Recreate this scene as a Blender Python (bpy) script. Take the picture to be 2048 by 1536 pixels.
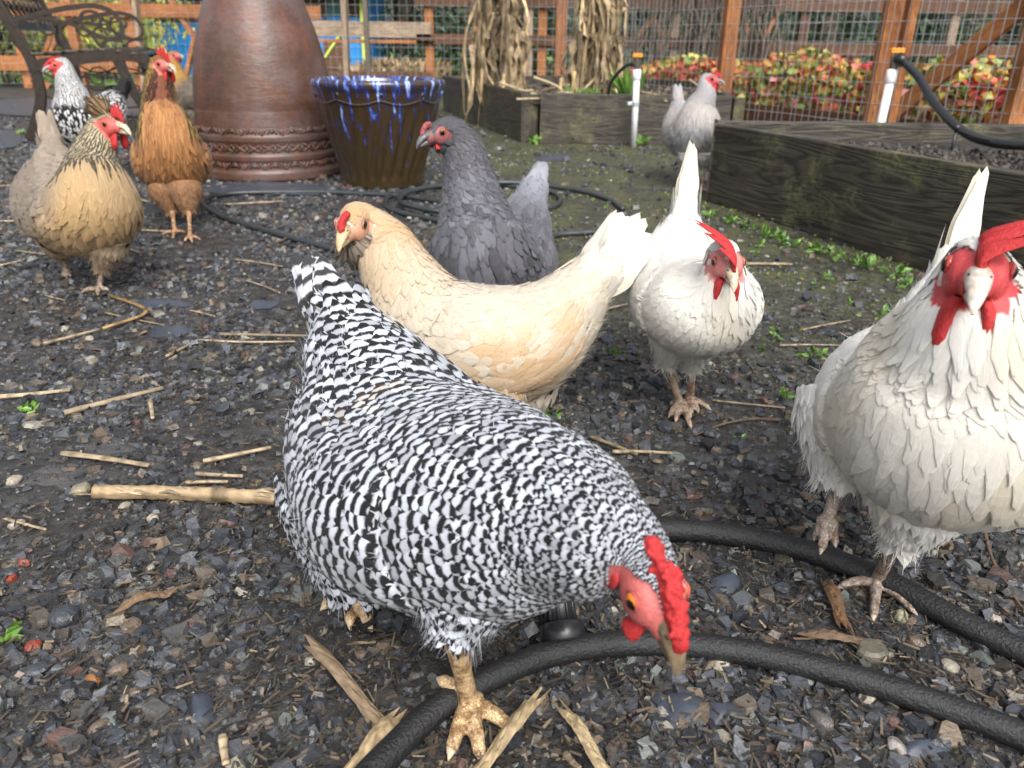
import bpy, math, random
import numpy as np
from mathutils import Vector, Matrix

for o in list(bpy.data.objects):
    bpy.data.objects.remove(o)
SC = bpy.context.scene
COL = SC.collection
R = math.radians
random.seed(7)
RNG = np.random.default_rng(11)

# ------------------------------------------------------------------ camera
CAM_H, PITCH, ROLL, FPX = 0.5, R(23.8), R(0.8), 1538.0      # FPX: focal length for a 2048 px wide frame
_f = np.array([0, math.cos(PITCH), -math.sin(PITCH)])
_r0 = np.array([1.0, 0, 0]); _u0 = np.array([0, math.sin(PITCH), math.cos(PITCH)])
_r = math.cos(ROLL)*_r0 + math.sin(ROLL)*_u0
_u = math.cos(ROLL)*_u0 - math.sin(ROLL)*_r0
CPOS = np.array([0, 0, CAM_H])
cam_d = bpy.data.cameras.new('camera'); cam = bpy.data.objects.new('camera', cam_d); COL.objects.link(cam)
mw = Matrix(((_r[0], _u[0], -_f[0], 0), (_r[1], _u[1], -_f[1], 0), (_r[2], _u[2], -_f[2], CAM_H), (0, 0, 0, 1)))
cam.matrix_world = mw
cam_d.sensor_width = 36.0; cam_d.lens = 36.0*FPX/2048; cam_d.clip_start = 0.02; cam_d.clip_end = 400
cam_d.dof.use_dof = True; cam_d.dof.focus_distance = 0.8; cam_d.dof.aperture_fstop = 9.0
SC.camera = cam

# ------------------------------------------------------------------ sky, sun, exposure (overcast day)
W = bpy.data.worlds.new('World'); SC.world = W; W.use_nodes = True
wn = W.node_tree.nodes; wl = W.node_tree.links
sky = wn.new('ShaderNodeTexSky'); sky.sky_type = 'NISHITA'; sky.sun_disc = False
SUN_EL, SUN_ROT = R(48), R(165)
sky.sun_elevation = SUN_EL; sky.sun_rotation = SUN_ROT
sky.air_density = 1.0; sky.dust_density = 6.0; sky.ozone_density = 1.0
hsv = wn.new('ShaderNodeHueSaturation'); hsv.inputs['Saturation'].default_value = 0.35
wl.new(sky.outputs[0], hsv.inputs['Color'])
wl.new(hsv.outputs[0], wn['Background'].inputs[0]); wn['Background'].inputs[1].default_value = 0.15
sd = bpy.data.lights.new('sun', 'SUN'); sd.energy = 1.2; sd.angle = R(35); sd.color = (1, .97, .93)
sun = bpy.data.objects.new('sun', sd); COL.objects.link(sun)
_sv = Vector((math.sin(SUN_ROT)*math.cos(SUN_EL), math.cos(SUN_ROT)*math.cos(SUN_EL), math.sin(SUN_EL)))
sun.rotation_euler = _sv.to_track_quat('Z', 'Y').to_euler(); sun.location = (0, 0, 6)
vs = SC.view_settings; vs.view_transform = 'Standard'; vs.look = 'None'; vs.gamma = 1; vs.exposure = 0.8
vs.use_curve_mapping = False
SC.render.engine = 'CYCLES'
SC.cycles.max_bounces = 8; SC.cycles.diffuse_bounces = 6; SC.cycles.transparent_max_bounces = 6

# ------------------------------------------------------------------ helpers
def nrm(v):
    v = np.asarray(v, float); n = np.linalg.norm(v, axis=-1, keepdims=True); return v/np.maximum(n, 1e-9)
def P(px, py, d):                      # photograph position + depth -> world point
    return CPOS + _f*d + _r*((px-1024)/FPX*d) - _u*((py-768)/FPX*d)
def G(px, py, z=0.0):                  # photograph position -> world point at height z
    ray = _f + _r*((px-1024)/FPX) - _u*((py-768)/FPX)
    t = (z-CAM_H)/ray[2]; return CPOS + ray*t
def tag(o, label=None, cat=None, group=None, kind=None):
    if label: o['label'] = label
    if cat: o['category'] = cat
    if group: o['group'] = group
    if kind: o['kind'] = kind
    return o
def empty(name, loc=(0, 0, 0), rz=0):
    o = bpy.data.objects.new(name, None); COL.objects.link(o)
    o.location = Vector(loc); o.rotation_euler = (0, 0, rz); o.empty_display_size = .05
    return o
def rel(o, parent):                    # parent without moving (children are built in world space)
    o.parent = parent; m = parent.matrix_basis.copy()
    if parent.parent: m = parent.parent.matrix_basis @ parent.matrix_parent_inverse @ m
    o.matrix_parent_inverse = m.inverted()

def mesh_np(name, V, loops, totals, mat, parent=None, cols=None, uv=None, smooth=True, attrs=None, loc=None, mats=None, mi=None):
    me = bpy.data.meshes.new(name)
    V = np.asarray(V, np.float32)
    if loc is not None: V = V - np.asarray(loc, np.float32)
    loops = np.asarray(loops, np.int32); totals = np.asarray(totals, np.int32)
    me.vertices.add(len(V)); me.vertices.foreach_set('co', V.ravel())
    me.loops.add(len(loops)); me.loops.foreach_set('vertex_index', loops)
    me.polygons.add(len(totals))
    st = np.zeros(len(totals), np.int32); st[1:] = np.cumsum(totals)[:-1]
    me.polygons.foreach_set('loop_start', st); me.polygons.foreach_set('loop_total', totals)
    me.update(calc_edges=True)
    me.polygons.foreach_set('use_smooth', np.full(len(totals), smooth, bool))
    if cols is not None:
        a = me.color_attributes.new('Col', 'FLOAT_COLOR', 'POINT')
        c = np.ones((len(V), 4), np.float32); c[:, :3] = cols; a.data.foreach_set('color', c.ravel())
    if uv is not None:
        l = me.uv_layers.new(name='UVMap'); l.data.foreach_set('uv', np.asarray(uv, np.float32)[loops].ravel())
    for k, v in (attrs or {}).items():
        v = np.asarray(v, np.float32)
        if v.ndim == 2:
            a = me.color_attributes.new(k, 'FLOAT_COLOR', 'POINT')
            c = np.ones((len(V), 4), np.float32); c[:, :3] = v; a.data.foreach_set('color', c.ravel())
        else:
            a = me.attributes.new(k, 'FLOAT', 'POINT'); a.data.foreach_set('value', v)
    for m in (mats or [mat]): me.materials.append(m)
    if mi is not None: me.polygons.foreach_set('material_index', np.asarray(mi, np.int32))
    me.validate(); me.update()
    o = bpy.data.objects.new(name, me); COL.objects.link(o)
    if loc is not None: o.location = Vector(loc)
    if parent is not None: rel(o, parent)
    return o

class MB:
    """collects shapes; build() links them as one mesh object"""
    def __init__(s): s.V = []; s.F = []; s.C = []; s.n = 0
    def add(s, V, F, col=(1, 1, 1)):
        V = np.asarray(V, float); s.V.append(V)
        for f in F: s.F.append([i+s.n for i in f])
        c = np.empty((len(V), 3)); c[:] = col; s.C.append(c); s.n += len(V); return s
    def box(s, c, size, ax=None, col=(1, 1, 1)):
        ax = np.eye(3) if ax is None else np.asarray(ax, float)
        h = np.asarray(size, float)/2
        V = [np.asarray(c)+sx*h[0]*ax[0]+sy*h[1]*ax[1]+sz*h[2]*ax[2] for sx in (-1, 1) for sy in (-1, 1) for sz in (-1, 1)]
        return s.add(V, [(0, 1, 3, 2), (4, 6, 7, 5), (0, 4, 5, 1), (2, 3, 7, 6), (0, 2, 6, 4), (1, 5, 7, 3)], col)
    def tube(s, pts, rad, n=8, col=(1, 1, 1), cap=True):
        V, F = tube(pts, rad, n, cap); return s.add(V, F, col)
    def lathe(s, prof, c=(0, 0, 0), n=48, col=(1, 1, 1)):
        V = []; F = []
        for r, z in prof:
            for k in range(n):
                a = 2*math.pi*k/n; V.append((c[0]+r*math.cos(a), c[1]+r*math.sin(a), c[2]+z))
        for i in range(len(prof)-1):
            for k in range(n):
                k2 = (k+1) % n; F.append((i*n+k, i*n+k2, (i+1)*n+k2, (i+1)*n+k))
        F.append(tuple(range(n))[::-1]); F.append(tuple((len(prof)-1)*n+k for k in range(n)))
        return s.add(V, F, col)
    def ell(s, c, ax, rad, n=12, m=8, col=(1, 1, 1)):
        V, F = ell(c, ax, rad, n, m); return s.add(V, F, col)
    def build(s, name, mat, parent=None, smooth=False, loc=None, bevel=0, cols=True, mats=None, mi=None):
        V = np.concatenate(s.V); C = np.concatenate(s.C)
        o = mesh_np(name, V, [i for f in s.F for i in f], [len(f) for f in s.F], mat, parent, C if cols else None, smooth=smooth, loc=loc, mats=mats, mi=mi)
        if bevel:
            b = o.modifiers.new('bevel', 'BEVEL'); b.width = bevel; b.segments = 2; b.limit_method = 'ANGLE'
        return o

def spline(pts, n):
    pts = np.asarray(pts, float); k = len(pts)
    if k == 2: t = np.linspace(0, 1, n)[:, None]; return pts[0]*(1-t)+pts[1]*t
    q = np.linspace(0, k-1, n); i = np.minimum(q.astype(int), k-2); t = (q-i)[:, None]
    e = np.vstack([2*pts[0]-pts[1], pts, 2*pts[-1]-pts[-2]])
    p0, p1, p2, p3 = e[i], e[i+1], e[i+2], e[i+3]
    return .5*((2*p1)+(-p0+p2)*t+(2*p0-5*p1+4*p2-p3)*t*t+(-p0+3*p1-3*p2+p3)*t**3)
def tube(pts, rad, n=8, cap=True):
    pts = np.asarray(pts, float); k = len(pts)
    rad = np.broadcast_to(np.asarray(rad, float), (k,))
    T = nrm(np.gradient(pts, axis=0)); V = []
    a = np.array([0, 0, 1.0]) if abs(T[0][2]) < .9 else np.array([1.0, 0, 0])
    N = nrm(np.cross(T[0], a))
    for i in range(k):
        N = nrm(N - T[i]*np.dot(N, T[i])); B = np.cross(T[i], N)
        for j in range(n):
            an = 2*math.pi*j/n; V.append(pts[i]+rad[i]*(math.cos(an)*N+math.sin(an)*B))
    F = [(i*n+j, i*n+(j+1) % n, (i+1)*n+(j+1) % n, (i+1)*n+j) for i in range(k-1) for j in range(n)]
    if cap: F += [tuple(range(n))[::-1], tuple((k-1)*n+j for j in range(n))]
    return V, F
def ell(c, ax, rad, n=12, m=8):
    c = np.asarray(c, float); ax = np.asarray(ax, float); V = [c+ax[2]*rad[2]]; F = []
    for i in range(1, m):
        th = math.pi*i/m
        for j in range(n):
            p = 2*math.pi*j/n
            V.append(c+ax[0]*rad[0]*math.sin(th)*math.cos(p)+ax[1]*rad[1]*math.sin(th)*math.sin(p)+ax[2]*rad[2]*math.cos(th))
    V.append(c-ax[2]*rad[2]); L = len(V)-1
    for j in range(n):
        F.append((0, 1+j, 1+(j+1) % n)); F.append((L, 1+(m-2)*n+(j+1) % n, 1+(m-2)*n+j))
        for i in range(m-2):
            F.append((1+i*n+j, 1+(i+1)*n+j, 1+(i+1)*n+(j+1) % n, 1+i*n+(j+1) % n))
    return V, F

# ------------------------------------------------------------------ node helpers
def nd(t, ty, ins=None, **props):
    n = t.nodes.new(ty)
    for k, v in props.items(): setattr(n, k, v)
    for k, v in (ins or {}).items():
        s = n.inputs[k]
        if isinstance(v, bpy.types.NodeSocket): t.links.new(v, s)
        elif isinstance(v, bpy.types.Node): t.links.new(v.outputs[0], s)
        else:
            if s.type == 'RGBA' and len(v) == 3: v = (*v, 1)
            s.default_value = v
    return n
def new_mat(name):
    m = bpy.data.materials.new(name); m.use_nodes = True; t = m.node_tree
    return m, t, t.nodes['Principled BSDF']
def L_(t, a, b): t.links.new(a.outputs[0] if isinstance(a, bpy.types.Node) else a, b)
def ramp(t, fac, stops, interp='LINEAR'):
    n = nd(t, 'ShaderNodeValToRGB', {'Fac': fac}); e = n.color_ramp; e.interpolation = interp
    while len(e.elements) < len(stops): e.elements.new(.5)
    for el, (p, c) in zip(e.elements, stops):
        el.position = p; el.color = (c, c, c, 1) if isinstance(c, (int, float)) else (*c, 1)
    return n
def mixc(t, f, a, b, mode='MIX'):
    n = t.nodes.new('ShaderNodeMix'); n.data_type = 'RGBA'; n.blend_type = mode
    for i, v in ((0, f), (6, a), (7, b)):
        s = n.inputs[i]
        if isinstance(v, bpy.types.NodeSocket): t.links.new(v, s)
        elif isinstance(v, bpy.types.Node): t.links.new(v.outputs[0], s)
        else: s.default_value = (*v, 1) if (i and len(v) == 3) else v
    return n.outputs[2]
def mth(t, op, a, b=0.0, c=0.0):
    n = t.nodes.new('ShaderNodeMath'); n.operation = op
    for i, v in enumerate((a, b, c)):
        if isinstance(v, bpy.types.NodeSocket): t.links.new(v, n.inputs[i])
        elif isinstance(v, bpy.types.Node): t.links.new(v.outputs[0], n.inputs[i])
        else: n.inputs[i].default_value = v
    return n.outputs[0]
def noise(t, vec, scale, detail=4, rough=.6, dist=0.0):
    n = nd(t, 'ShaderNodeTexNoise', {'Scale': scale, 'Detail': detail, 'Roughness': rough, 'Distortion': dist})
    if vec is not None: L_(t, vec, n.inputs['Vector'])
    return n.outputs['Fac']
def coord(t, scale=(1, 1, 1), kind='Object', loc=(0, 0, 0)):
    c = nd(t, 'ShaderNodeTexCoord'); m = nd(t, 'ShaderNodeMapping', {'Scale': scale, 'Location': loc})
    t.links.new(c.outputs[kind], m.inputs[0]); return m.outputs[0]
def bump(t, h, strength, dist, bsdf):
    b = nd(t, 'ShaderNodeBump', {'Strength': strength, 'Distance': dist, 'Height': h}); L_(t, b, bsdf.inputs['Normal'])
def pbr(name, col, rough=.6, var=.25, vscale=30, bmp=0, bscale=60, metal=0, spec=.5, attr=False, kind='Object', bdist=.002):
    m, t, b = new_mat(name); v = coord(t, kind=kind)
    n = noise(t, v, vscale)
    base = nd(t, 'ShaderNodeAttribute', attribute_name='Col').outputs['Color'] if attr else None
    hi = tuple(min(1, c*(1+var)) for c in col); lo = tuple(c*(1-var) for c in col)
    c = ramp(t, n, [(.3, lo), (.7, hi)]).outputs[0]
    if base is not None: c = mixc(t, 1.0, base, c, 'MULTIPLY')
    L_(t, c, b.inputs['Base Color']); b.inputs['Roughness'].default_value = rough
    b.inputs['Metallic'].default_value = metal; b.inputs['Specular IOR Level'].default_value = spec
    if bmp: bump(t, noise(t, v, bscale, 5), bmp, bdist, b)
    return m
# ================================================================== MATERIALS
def wood(name, dark, light, gscale=1.0, rough=.7, stain=None, wet=0.0):
    m, t, b = new_mat(name)
    oi = nd(t, 'ShaderNodeObjectInfo'); v0 = coord(t)
    off = nd(t, 'ShaderNodeVectorMath', {0: v0}, operation='ADD'); cx = nd(t, 'ShaderNodeCombineXYZ', {0: mth(t, 'MULTIPLY', oi.outputs['Random'], 37.0), 1: mth(t, 'MULTIPLY', oi.outputs['Random'], 11.0)})
    L_(t, cx, off.inputs[1]); mp = nd(t, 'ShaderNodeMapping', {'Vector': off, 'Scale': (1.1*gscale, 9*gscale, 9*gscale)})
    n1 = noise(t, mp, 1.6, 3, .5, .8); rings = mth(t, 'FRACT', mth(t, 'MULTIPLY', n1, 9.0))
    tri = mth(t, 'ABSOLUTE', mth(t, 'MULTIPLY_ADD', rings, 2.0, -1.0))
    mp2 = nd(t, 'ShaderNodeMapping', {'Vector': off, 'Scale': (6*gscale, 160*gscale, 160*gscale)}); fib = noise(t, mp2, 1.0, 4, .7)
    g = mth(t, 'ADD', mth(t, 'MULTIPLY', tri, .6), mth(t, 'MULTIPLY', fib, .55))
    c = ramp(t, g, [(.2, dark), (.85, light)]).outputs[0]
    big = noise(t, off, 3.5, 3); c = mixc(t, 1.0, c, ramp(t, big, [(.3, .65), (.7, 1.15)]).outputs[0], 'MULTIPLY')
    if stain:
        sn = noise(t, off, 4.5, 6, .72); fine = noise(t, off, 90, 3, .6)
        f = mth(t, 'MULTIPLY', ramp(t, sn, [(.50, 0), (.64, 1)]).outputs[0], ramp(t, fine, [(.38, .15), (.6, 1)]).outputs[0])
        c = mixc(t, mth(t, 'MULTIPLY', f, .75), c, stain)
    L_(t, c, b.inputs['Base Color']); b.inputs['Roughness'].default_value = rough; b.inputs['Specular IOR Level'].default_value = .5 if wet else .3
    bump(t, g, .6, .003, b); return m
M = {}
M['bed'] = wood('wet_dark_board', (.013, .011, .009), (.062, .052, .038), 1.0, .55, (.17, .17, .07), wet=1)
M['cedar'] = wood('cedar', (.23, .082, .026), (.44, .185, .068), 1.4, .6)
M['cedar_dark'] = wood('cedar_wet_shaded', (.06, .028, .016), (.15, .075, .04), 1.4, .6)  # wet cedar, with the shade on the back rails darkened into its colour
M['grey_wood'] = wood('weathered_wood', (.20, .14, .095), (.40, .31, .22), 1.4, .8)
M['blue'] = pbr('blue_siding', (.015, .23, .62), .55, .12, 12, .2, 40)
M['lime'] = pbr('lime_trim', (.55, .68, .10), .55, .1, 12)
M['black'] = pbr('black_rubber', (.012, .0125, .014), .45, .3, 40, .9, 330, bdist=.0022)
M['hose'] = pbr('garden_hose', (.028, .034, .038), .38, .25, 20)
M['plastic'] = pbr('black_plastic', (.016, .017, .019), .3, .2, 60)
M['pvc'] = pbr('white_pvc', (.74, .75, .76), .35, .06, 15)
M['brass'] = pbr('aged_brass', (.16, .14, .11), .45, .3, 60, metal=.7)
M['orange'] = pbr('orange_plastic', (.75, .27, .02), .4, .1, 50)
M['iron'] = pbr('bench_iron', (.040, .031, .025), .33, .35, 50, .25, 200, metal=.5)
M['wire'] = pbr('galvanised_wire', (.46, .50, .52), .4, .2, 30, metal=.5)
M['soil'] = pbr('bed_soil', (.032, .027, .024), .8, .5, 40, 1.0, 60, bdist=.02)
M['dryleaf'] = pbr('dry_corn', (.30, .235, .15), .8, .5, 25, .4, 90, attr=True)
M['straw'] = pbr('straw', (.37, .29, .185), .6, .35, 60, .5, 200, attr=True)
M['leaf'] = pbr('leafy', (1, 1, 1), .45, .25, 30, attr=True)
M['stone'] = pbr('wet_stone', (1, 1, 1), .19, .35, 130, .6, 240, attr=True, bdist=.003)
M['shred'] = pbr('mulch', (1, 1, 1), .62, .30, 200, .4, 300, attr=True)
M['fabric'] = pbr('landscape_fabric', (.045, .055, .075), .38, .25, 25, .3, 900, bdist=.0008)
M['bark'] = pbr('bark', (.10, .075, .055), .85, .4, 25, .8, 40, bdist=.01)
M['bark_pale'] = pbr('fibre', (.26, .20, .14), .8, .35, 60, .6, 180, attr=True)
M['glass'] = pbr('coop_glass', (.04, .16, .20), .1, .2, 4)
M['coop_dark'] = pbr('coop_brown', (.10, .045, .025), .6, .3, 10)

def terracotta():
    m, t, b = new_mat('terracotta_glaze'); v = coord(t)
    n1 = noise(t, v, 3.2, 5, .65); n2 = noise(t, coord(t, (1, 1, .25)), 9, 5, .7, 1.0); n3 = noise(t, v, 70, 4, .7)
    c = ramp(t, n1, [(.28, (.036, .020, .015)), (.45, (.085, .042, .029)), (.58, (.115, .078, .072)), (.75, (.18, .068, .034))]).outputs[0]
    c = mixc(t, ramp(t, n2, [(.52, 0), (.7, .65)]).outputs[0], c, (.19, .055, .025))
    c = mixc(t, 1.0, c, ramp(t, n3, [(.3, .75), (.65, 1.1)]).outputs[0], 'MULTIPLY')
    L_(t, c, b.inputs['Base Color']); L_(t, ramp(t, n2, [(.3, .28), (.7, .46)]).outputs[0], b.inputs['Roughness'])
    bump(t, mth(t, 'ADD', mth(t, 'MULTIPLY', n3, .5), noise(t, coord(t, (1, 1, 4)), 14, 4)), .35, .006, b); return m
M['terracotta'] = terracotta()
def glaze():
    m, t, b = new_mat('blue_drip_glaze'); tc = nd(t, 'ShaderNodeTexCoord'); sp = nd(t, 'ShaderNodeSeparateXYZ', {0: tc.outputs['Object']})
    an = mth(t, 'ARCTAN2', sp.outputs[1], sp.outputs[0]); z = sp.outputs[2]
    v = nd(t, 'ShaderNodeCombineXYZ', {0: mth(t, 'MULTIPLY_ADD', z, 2.2, mth(t, 'MULTIPLY', an, 5.0)), 1: mth(t, 'MULTIPLY', z, 3.5)})
    n = noise(t, v, 2.6, 4, .6, .5); n2 = noise(t, coord(t), 40, 4, .7)
    hz = mth(t, 'MULTIPLY_ADD', z, .62, -.125)
    f = mth(t, 'ADD', mth(t, 'ADD', n, hz), mth(t, 'MULTIPLY_ADD', n2, .22, -.11))
    c = ramp(t, f, [(.30, (.030, .022, .008)), (.56, (.042, .024, .010)), (.63, (.014, .020, .10)), (.69, (.05, .11, .42)), (.77, (.40, .52, .80))]).outputs[0]
    L_(t, c, b.inputs['Base Color']); b.inputs['Roughness'].default_value = .16; b.inputs['Coat Weight'].default_value = .4
    bump(t, n2, .12, .004, b); return m
M['glaze'] = glaze()

def ground_mat():
    m, t, b = new_mat('wet_ground'); v = coord(t); sp = nd(t, 'ShaderNodeSeparateXYZ', {0: v}); x, y = sp.outputs[0], sp.outputs[1]
    n1 = noise(t, v, 6, 6, .7); n2 = noise(t, v, 70, 5, .75); n3 = noise(t, v, 240, 3, .7)
    mud = ramp(t, n2, [(.25, (.013, .012, .010)), (.55, (.040, .035, .029)), (.75, (.075, .066, .055))]).outputs[0]
    vo = nd(t, 'ShaderNodeTexVoronoi', {'Vector': v, 'Scale': 46.0}); vc = ramp(t, nd(t, 'ShaderNodeSeparateColor', {0: vo.outputs['Color']}).outputs[0], [(.2, (.016, .017, .019)), (.6, (.045, .046, .050)), (.95, (.105, .105, .11))]).outputs[0]
    mud = mixc(t, ramp(t, n1, [(.35, .2), (.6, .75)]).outputs[0], mud, vc)
    mk = nd(t, 'ShaderNodeMapRange', {'Value': y, 'From Min': .85, 'From Max': 1.9}); mk2 = nd(t, 'ShaderNodeMapRange', {'Value': mth(t, 'MULTIPLY_ADD', y, .115, x), 'From Min': -.08, 'From Max': .22})
    mk3 = nd(t, 'ShaderNodeMapRange', {'Value': y, 'From Min': 9, 'From Max': 7})
    reg = mth(t, 'MULTIPLY', mth(t, 'MULTIPLY', mk, mk2), mk3)
    f = mth(t, 'MULTIPLY', reg, ramp(t, mth(t, 'ADD', mth(t, 'MULTIPLY', n1, .65), mth(t, 'MULTIPLY', n2, .45)), [(.46, 0), (.62, 1)]).outputs[0])
    moss = ramp(t, n3, [(.3, (.042, .044, .016)), (.7, (.125, .130, .042))]).outputs[0]
    L_(t, mixc(t, mth(t, 'MULTIPLY', f, .85), mud, moss), b.inputs['Base Color'])
    L_(t, ramp(t, n1, [(.35, .32), (.65, .7)]).outputs[0], b.inputs['Roughness'])
    bump(t, mth(t, 'ADD', mth(t, 'MULTIPLY', n2, .8), mth(t, 'MULTIPLY', vo.outputs['Distance'], -.6)), .9, .012, b); return m
def lawn_mat():
    m, t, b = new_mat('lawn'); v = coord(t); n = noise(t, v, 9, 6, .7)
    L_(t, ramp(t, n, [(.3, (.09, .17, .03)), (.7, (.20, .32, .06))]).outputs[0], b.inputs['Base Color']); b.inputs['Roughness'].default_value = .8
    bump(t, noise(t, v, 60, 4), .8, .03, b); return m

# ================================================================== SETTING
def sheet(name, x0, x1, y0, y1, z, mat, nx=2, ny=2):
    X, Y = np.meshgrid(np.linspace(x0, x1, nx), np.linspace(y0, y1, ny)); V = np.column_stack([X.ravel(), Y.ravel(), np.full(X.size, z)])
    F = [(j*nx+i, j*nx+i+1, (j+1)*nx+i+1, (j+1)*nx+i) for j in range(ny-1) for i in range(nx-1)]
    o = MB().add(V, F).build(name, mat, cols=False); o['kind'] = 'structure'; return o
sheet('ground', -60, 60, -20, 120, 0, ground_mat(), 7, 7)
sheet('lawn', -40, 40, 9.6, 60, .004, lawn_mat(), 9, 9)

def board(name, parent, a, b, h, th, mat, z0, bevel=.004, over=0):
    """plank on edge from a to b (ground points); its own local X runs along the grain"""
    a = np.array([a[0], a[1]]); b = np.array([b[0], b[1]]); d = b-a; ln = np.linalg.norm(d); rz = math.atan2(d[1], d[0])
    n = 12; V = []; rg = np.random.default_rng(int(abs(a[0]*1000+b[1]*77)) % 9999); F = []
    for i in range(n+1):
        x = -ln/2-over+(ln+2*over)*i/n; j = rg.normal(0, .0016, 4)
        V += [(x, -th/2+j[0], 0), (x, th/2+j[1], 0), (x, th/2+j[2], h+j[3]), (x, -th/2+j[0], h-j[3])]
    for i in range(n):
        for k in range(4): F.append((i*4+k, i*4+(k+1) % 4, (i+1)*4+(k+1) % 4, (i+1)*4+k))
    F += [(0, 1, 2, 3), (n*4+3, n*4+2, n*4+1, n*4)]
    o = MB().add(V, F).build(name, mat, cols=False, bevel=bevel)
    o.matrix_world = Matrix.Translation(((a[0]+b[0])/2, (a[1]+b[1])/2, z0)) @ Matrix.Rotation(rz, 4, 'Z')
    if parent: rel(o, parent)
    return o
def beam(name, parent, a, b, w, th, mat, bevel=.003):
    """straight timber between two 3-D points; local X runs along it"""
    a, b = np.asarray(a, float), np.asarray(b, float); ln = np.linalg.norm(b-a); x = (b-a)/ln
    up = np.array([0, 1.0, 0]) if abs(x[2]) > .75 else np.array([0, 0, 1.0]); y = nrm(np.cross(up, x)); z = np.cross(x, y)
    o = MB().box((0, 0, 0), (ln, th, w)).build(name, mat, cols=False, bevel=bevel)
    c = (a+b)/2; o.matrix_world = Matrix(((x[0], y[0], z[0], c[0]), (x[1], y[1], z[1], c[1]), (x[2], y[2], z[2], c[2]), (0, 0, 0, 1)))
    if parent: rel(o, parent)
    return o
def clods(name, parent, poly_fn, n, z, rmin, rmax, seed, cols=((.022, .019, .017), (.045, .038, .032), (.075, .062, .05))):
    rg = np.random.default_rng(seed); mb = []
    pts = poly_fn(rg, n); V, T, C = chips(pts[:, 0], pts[:, 1], rg.uniform(rmin, rmax, n), rg, flat=.9, tilt=.6, z=z); 
    cc = np.array(cols)[rg.integers(0, len(cols), n)]
    o = chip_mesh(name, V, cc, M['shred']); o['kind'] = 'stuff'; rel(o, parent); return o

def chips(x, y, r, rg, flat=.35, tilt=.28, z=0.0, K=6):
    n = len(x); a = (np.arange(K)/K*2*np.pi)[None]+rg.normal(0, .22, (n, K))+rg.uniform(0, 6.28, (n, 1))
    rr = r[:, None]*rg.uniform(.62, 1.15, (n, K)); asp = rg.uniform(.5, 1.0, (n, 1)); ya = rg.uniform(0, 6.28, n)
    X = rr*np.cos(a); Y = rr*np.sin(a)*asp; h = r*flat*rg.uniform(.5, 1.5, n); k = rg.uniform(.62, .95, (n, K))
    lo = np.stack([X, Y, np.broadcast_to(-h[:, None]*.6, X.shape)], -1)
    up = np.stack([X*k, Y*k, h[:, None]*.6*(1+rg.normal(0, .22, (n, K)))], -1); V = np.concatenate([lo, up], 1)
    ax = rg.uniform(0, 6.28, n); t = np.abs(rg.normal(0, tilt, n)); ux, uy = np.cos(ax)[:, None], np.sin(ax)[:, None]; c, s = np.cos(t)[:, None], np.sin(t)[:, None]
    vx, vy, vz = V[..., 0], V[..., 1], V[..., 2]; dt = vx*ux+vy*uy
    nx = vx*c+uy*vz*s+ux*dt*(1-c); ny = vy*c-ux*vz*s+uy*dt*(1-c); nz = vz*c+(ux*vy-uy*vx)*s
    cy, sy = np.cos(ya)[:, None], np.sin(ya)[:, None]
    V = np.stack([nx*cy-ny*sy+x[:, None], nx*sy+ny*cy+y[:, None], nz+(z+h*.35+rg.uniform(-.3, .5, n)*r*.3)[:, None]], -1)
    return V, None, None
def chip_mesh(name, V, cols, mat, K=6):
    n = len(V); m = 2*K; b = np.arange(n)[:, None]*m
    top = b+np.arange(K, 2*K)[None]; loops = [top]; tot = [np.full(n, K)]
    side = np.array([[i, (i+1) % K, K+(i+1) % K, K+i] for i in range(K)])
    S_ = (b[:, :, None]+side[None]).reshape(-1, 4)
    L = np.concatenate([top.ravel(), S_.ravel()]); T = np.concatenate([np.full(n, K), np.full(len(S_), 4)])
    return mesh_np(name, V.reshape(-1, 3), L, T, mat, None, np.repeat(cols, m, 0), smooth=False)

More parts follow.
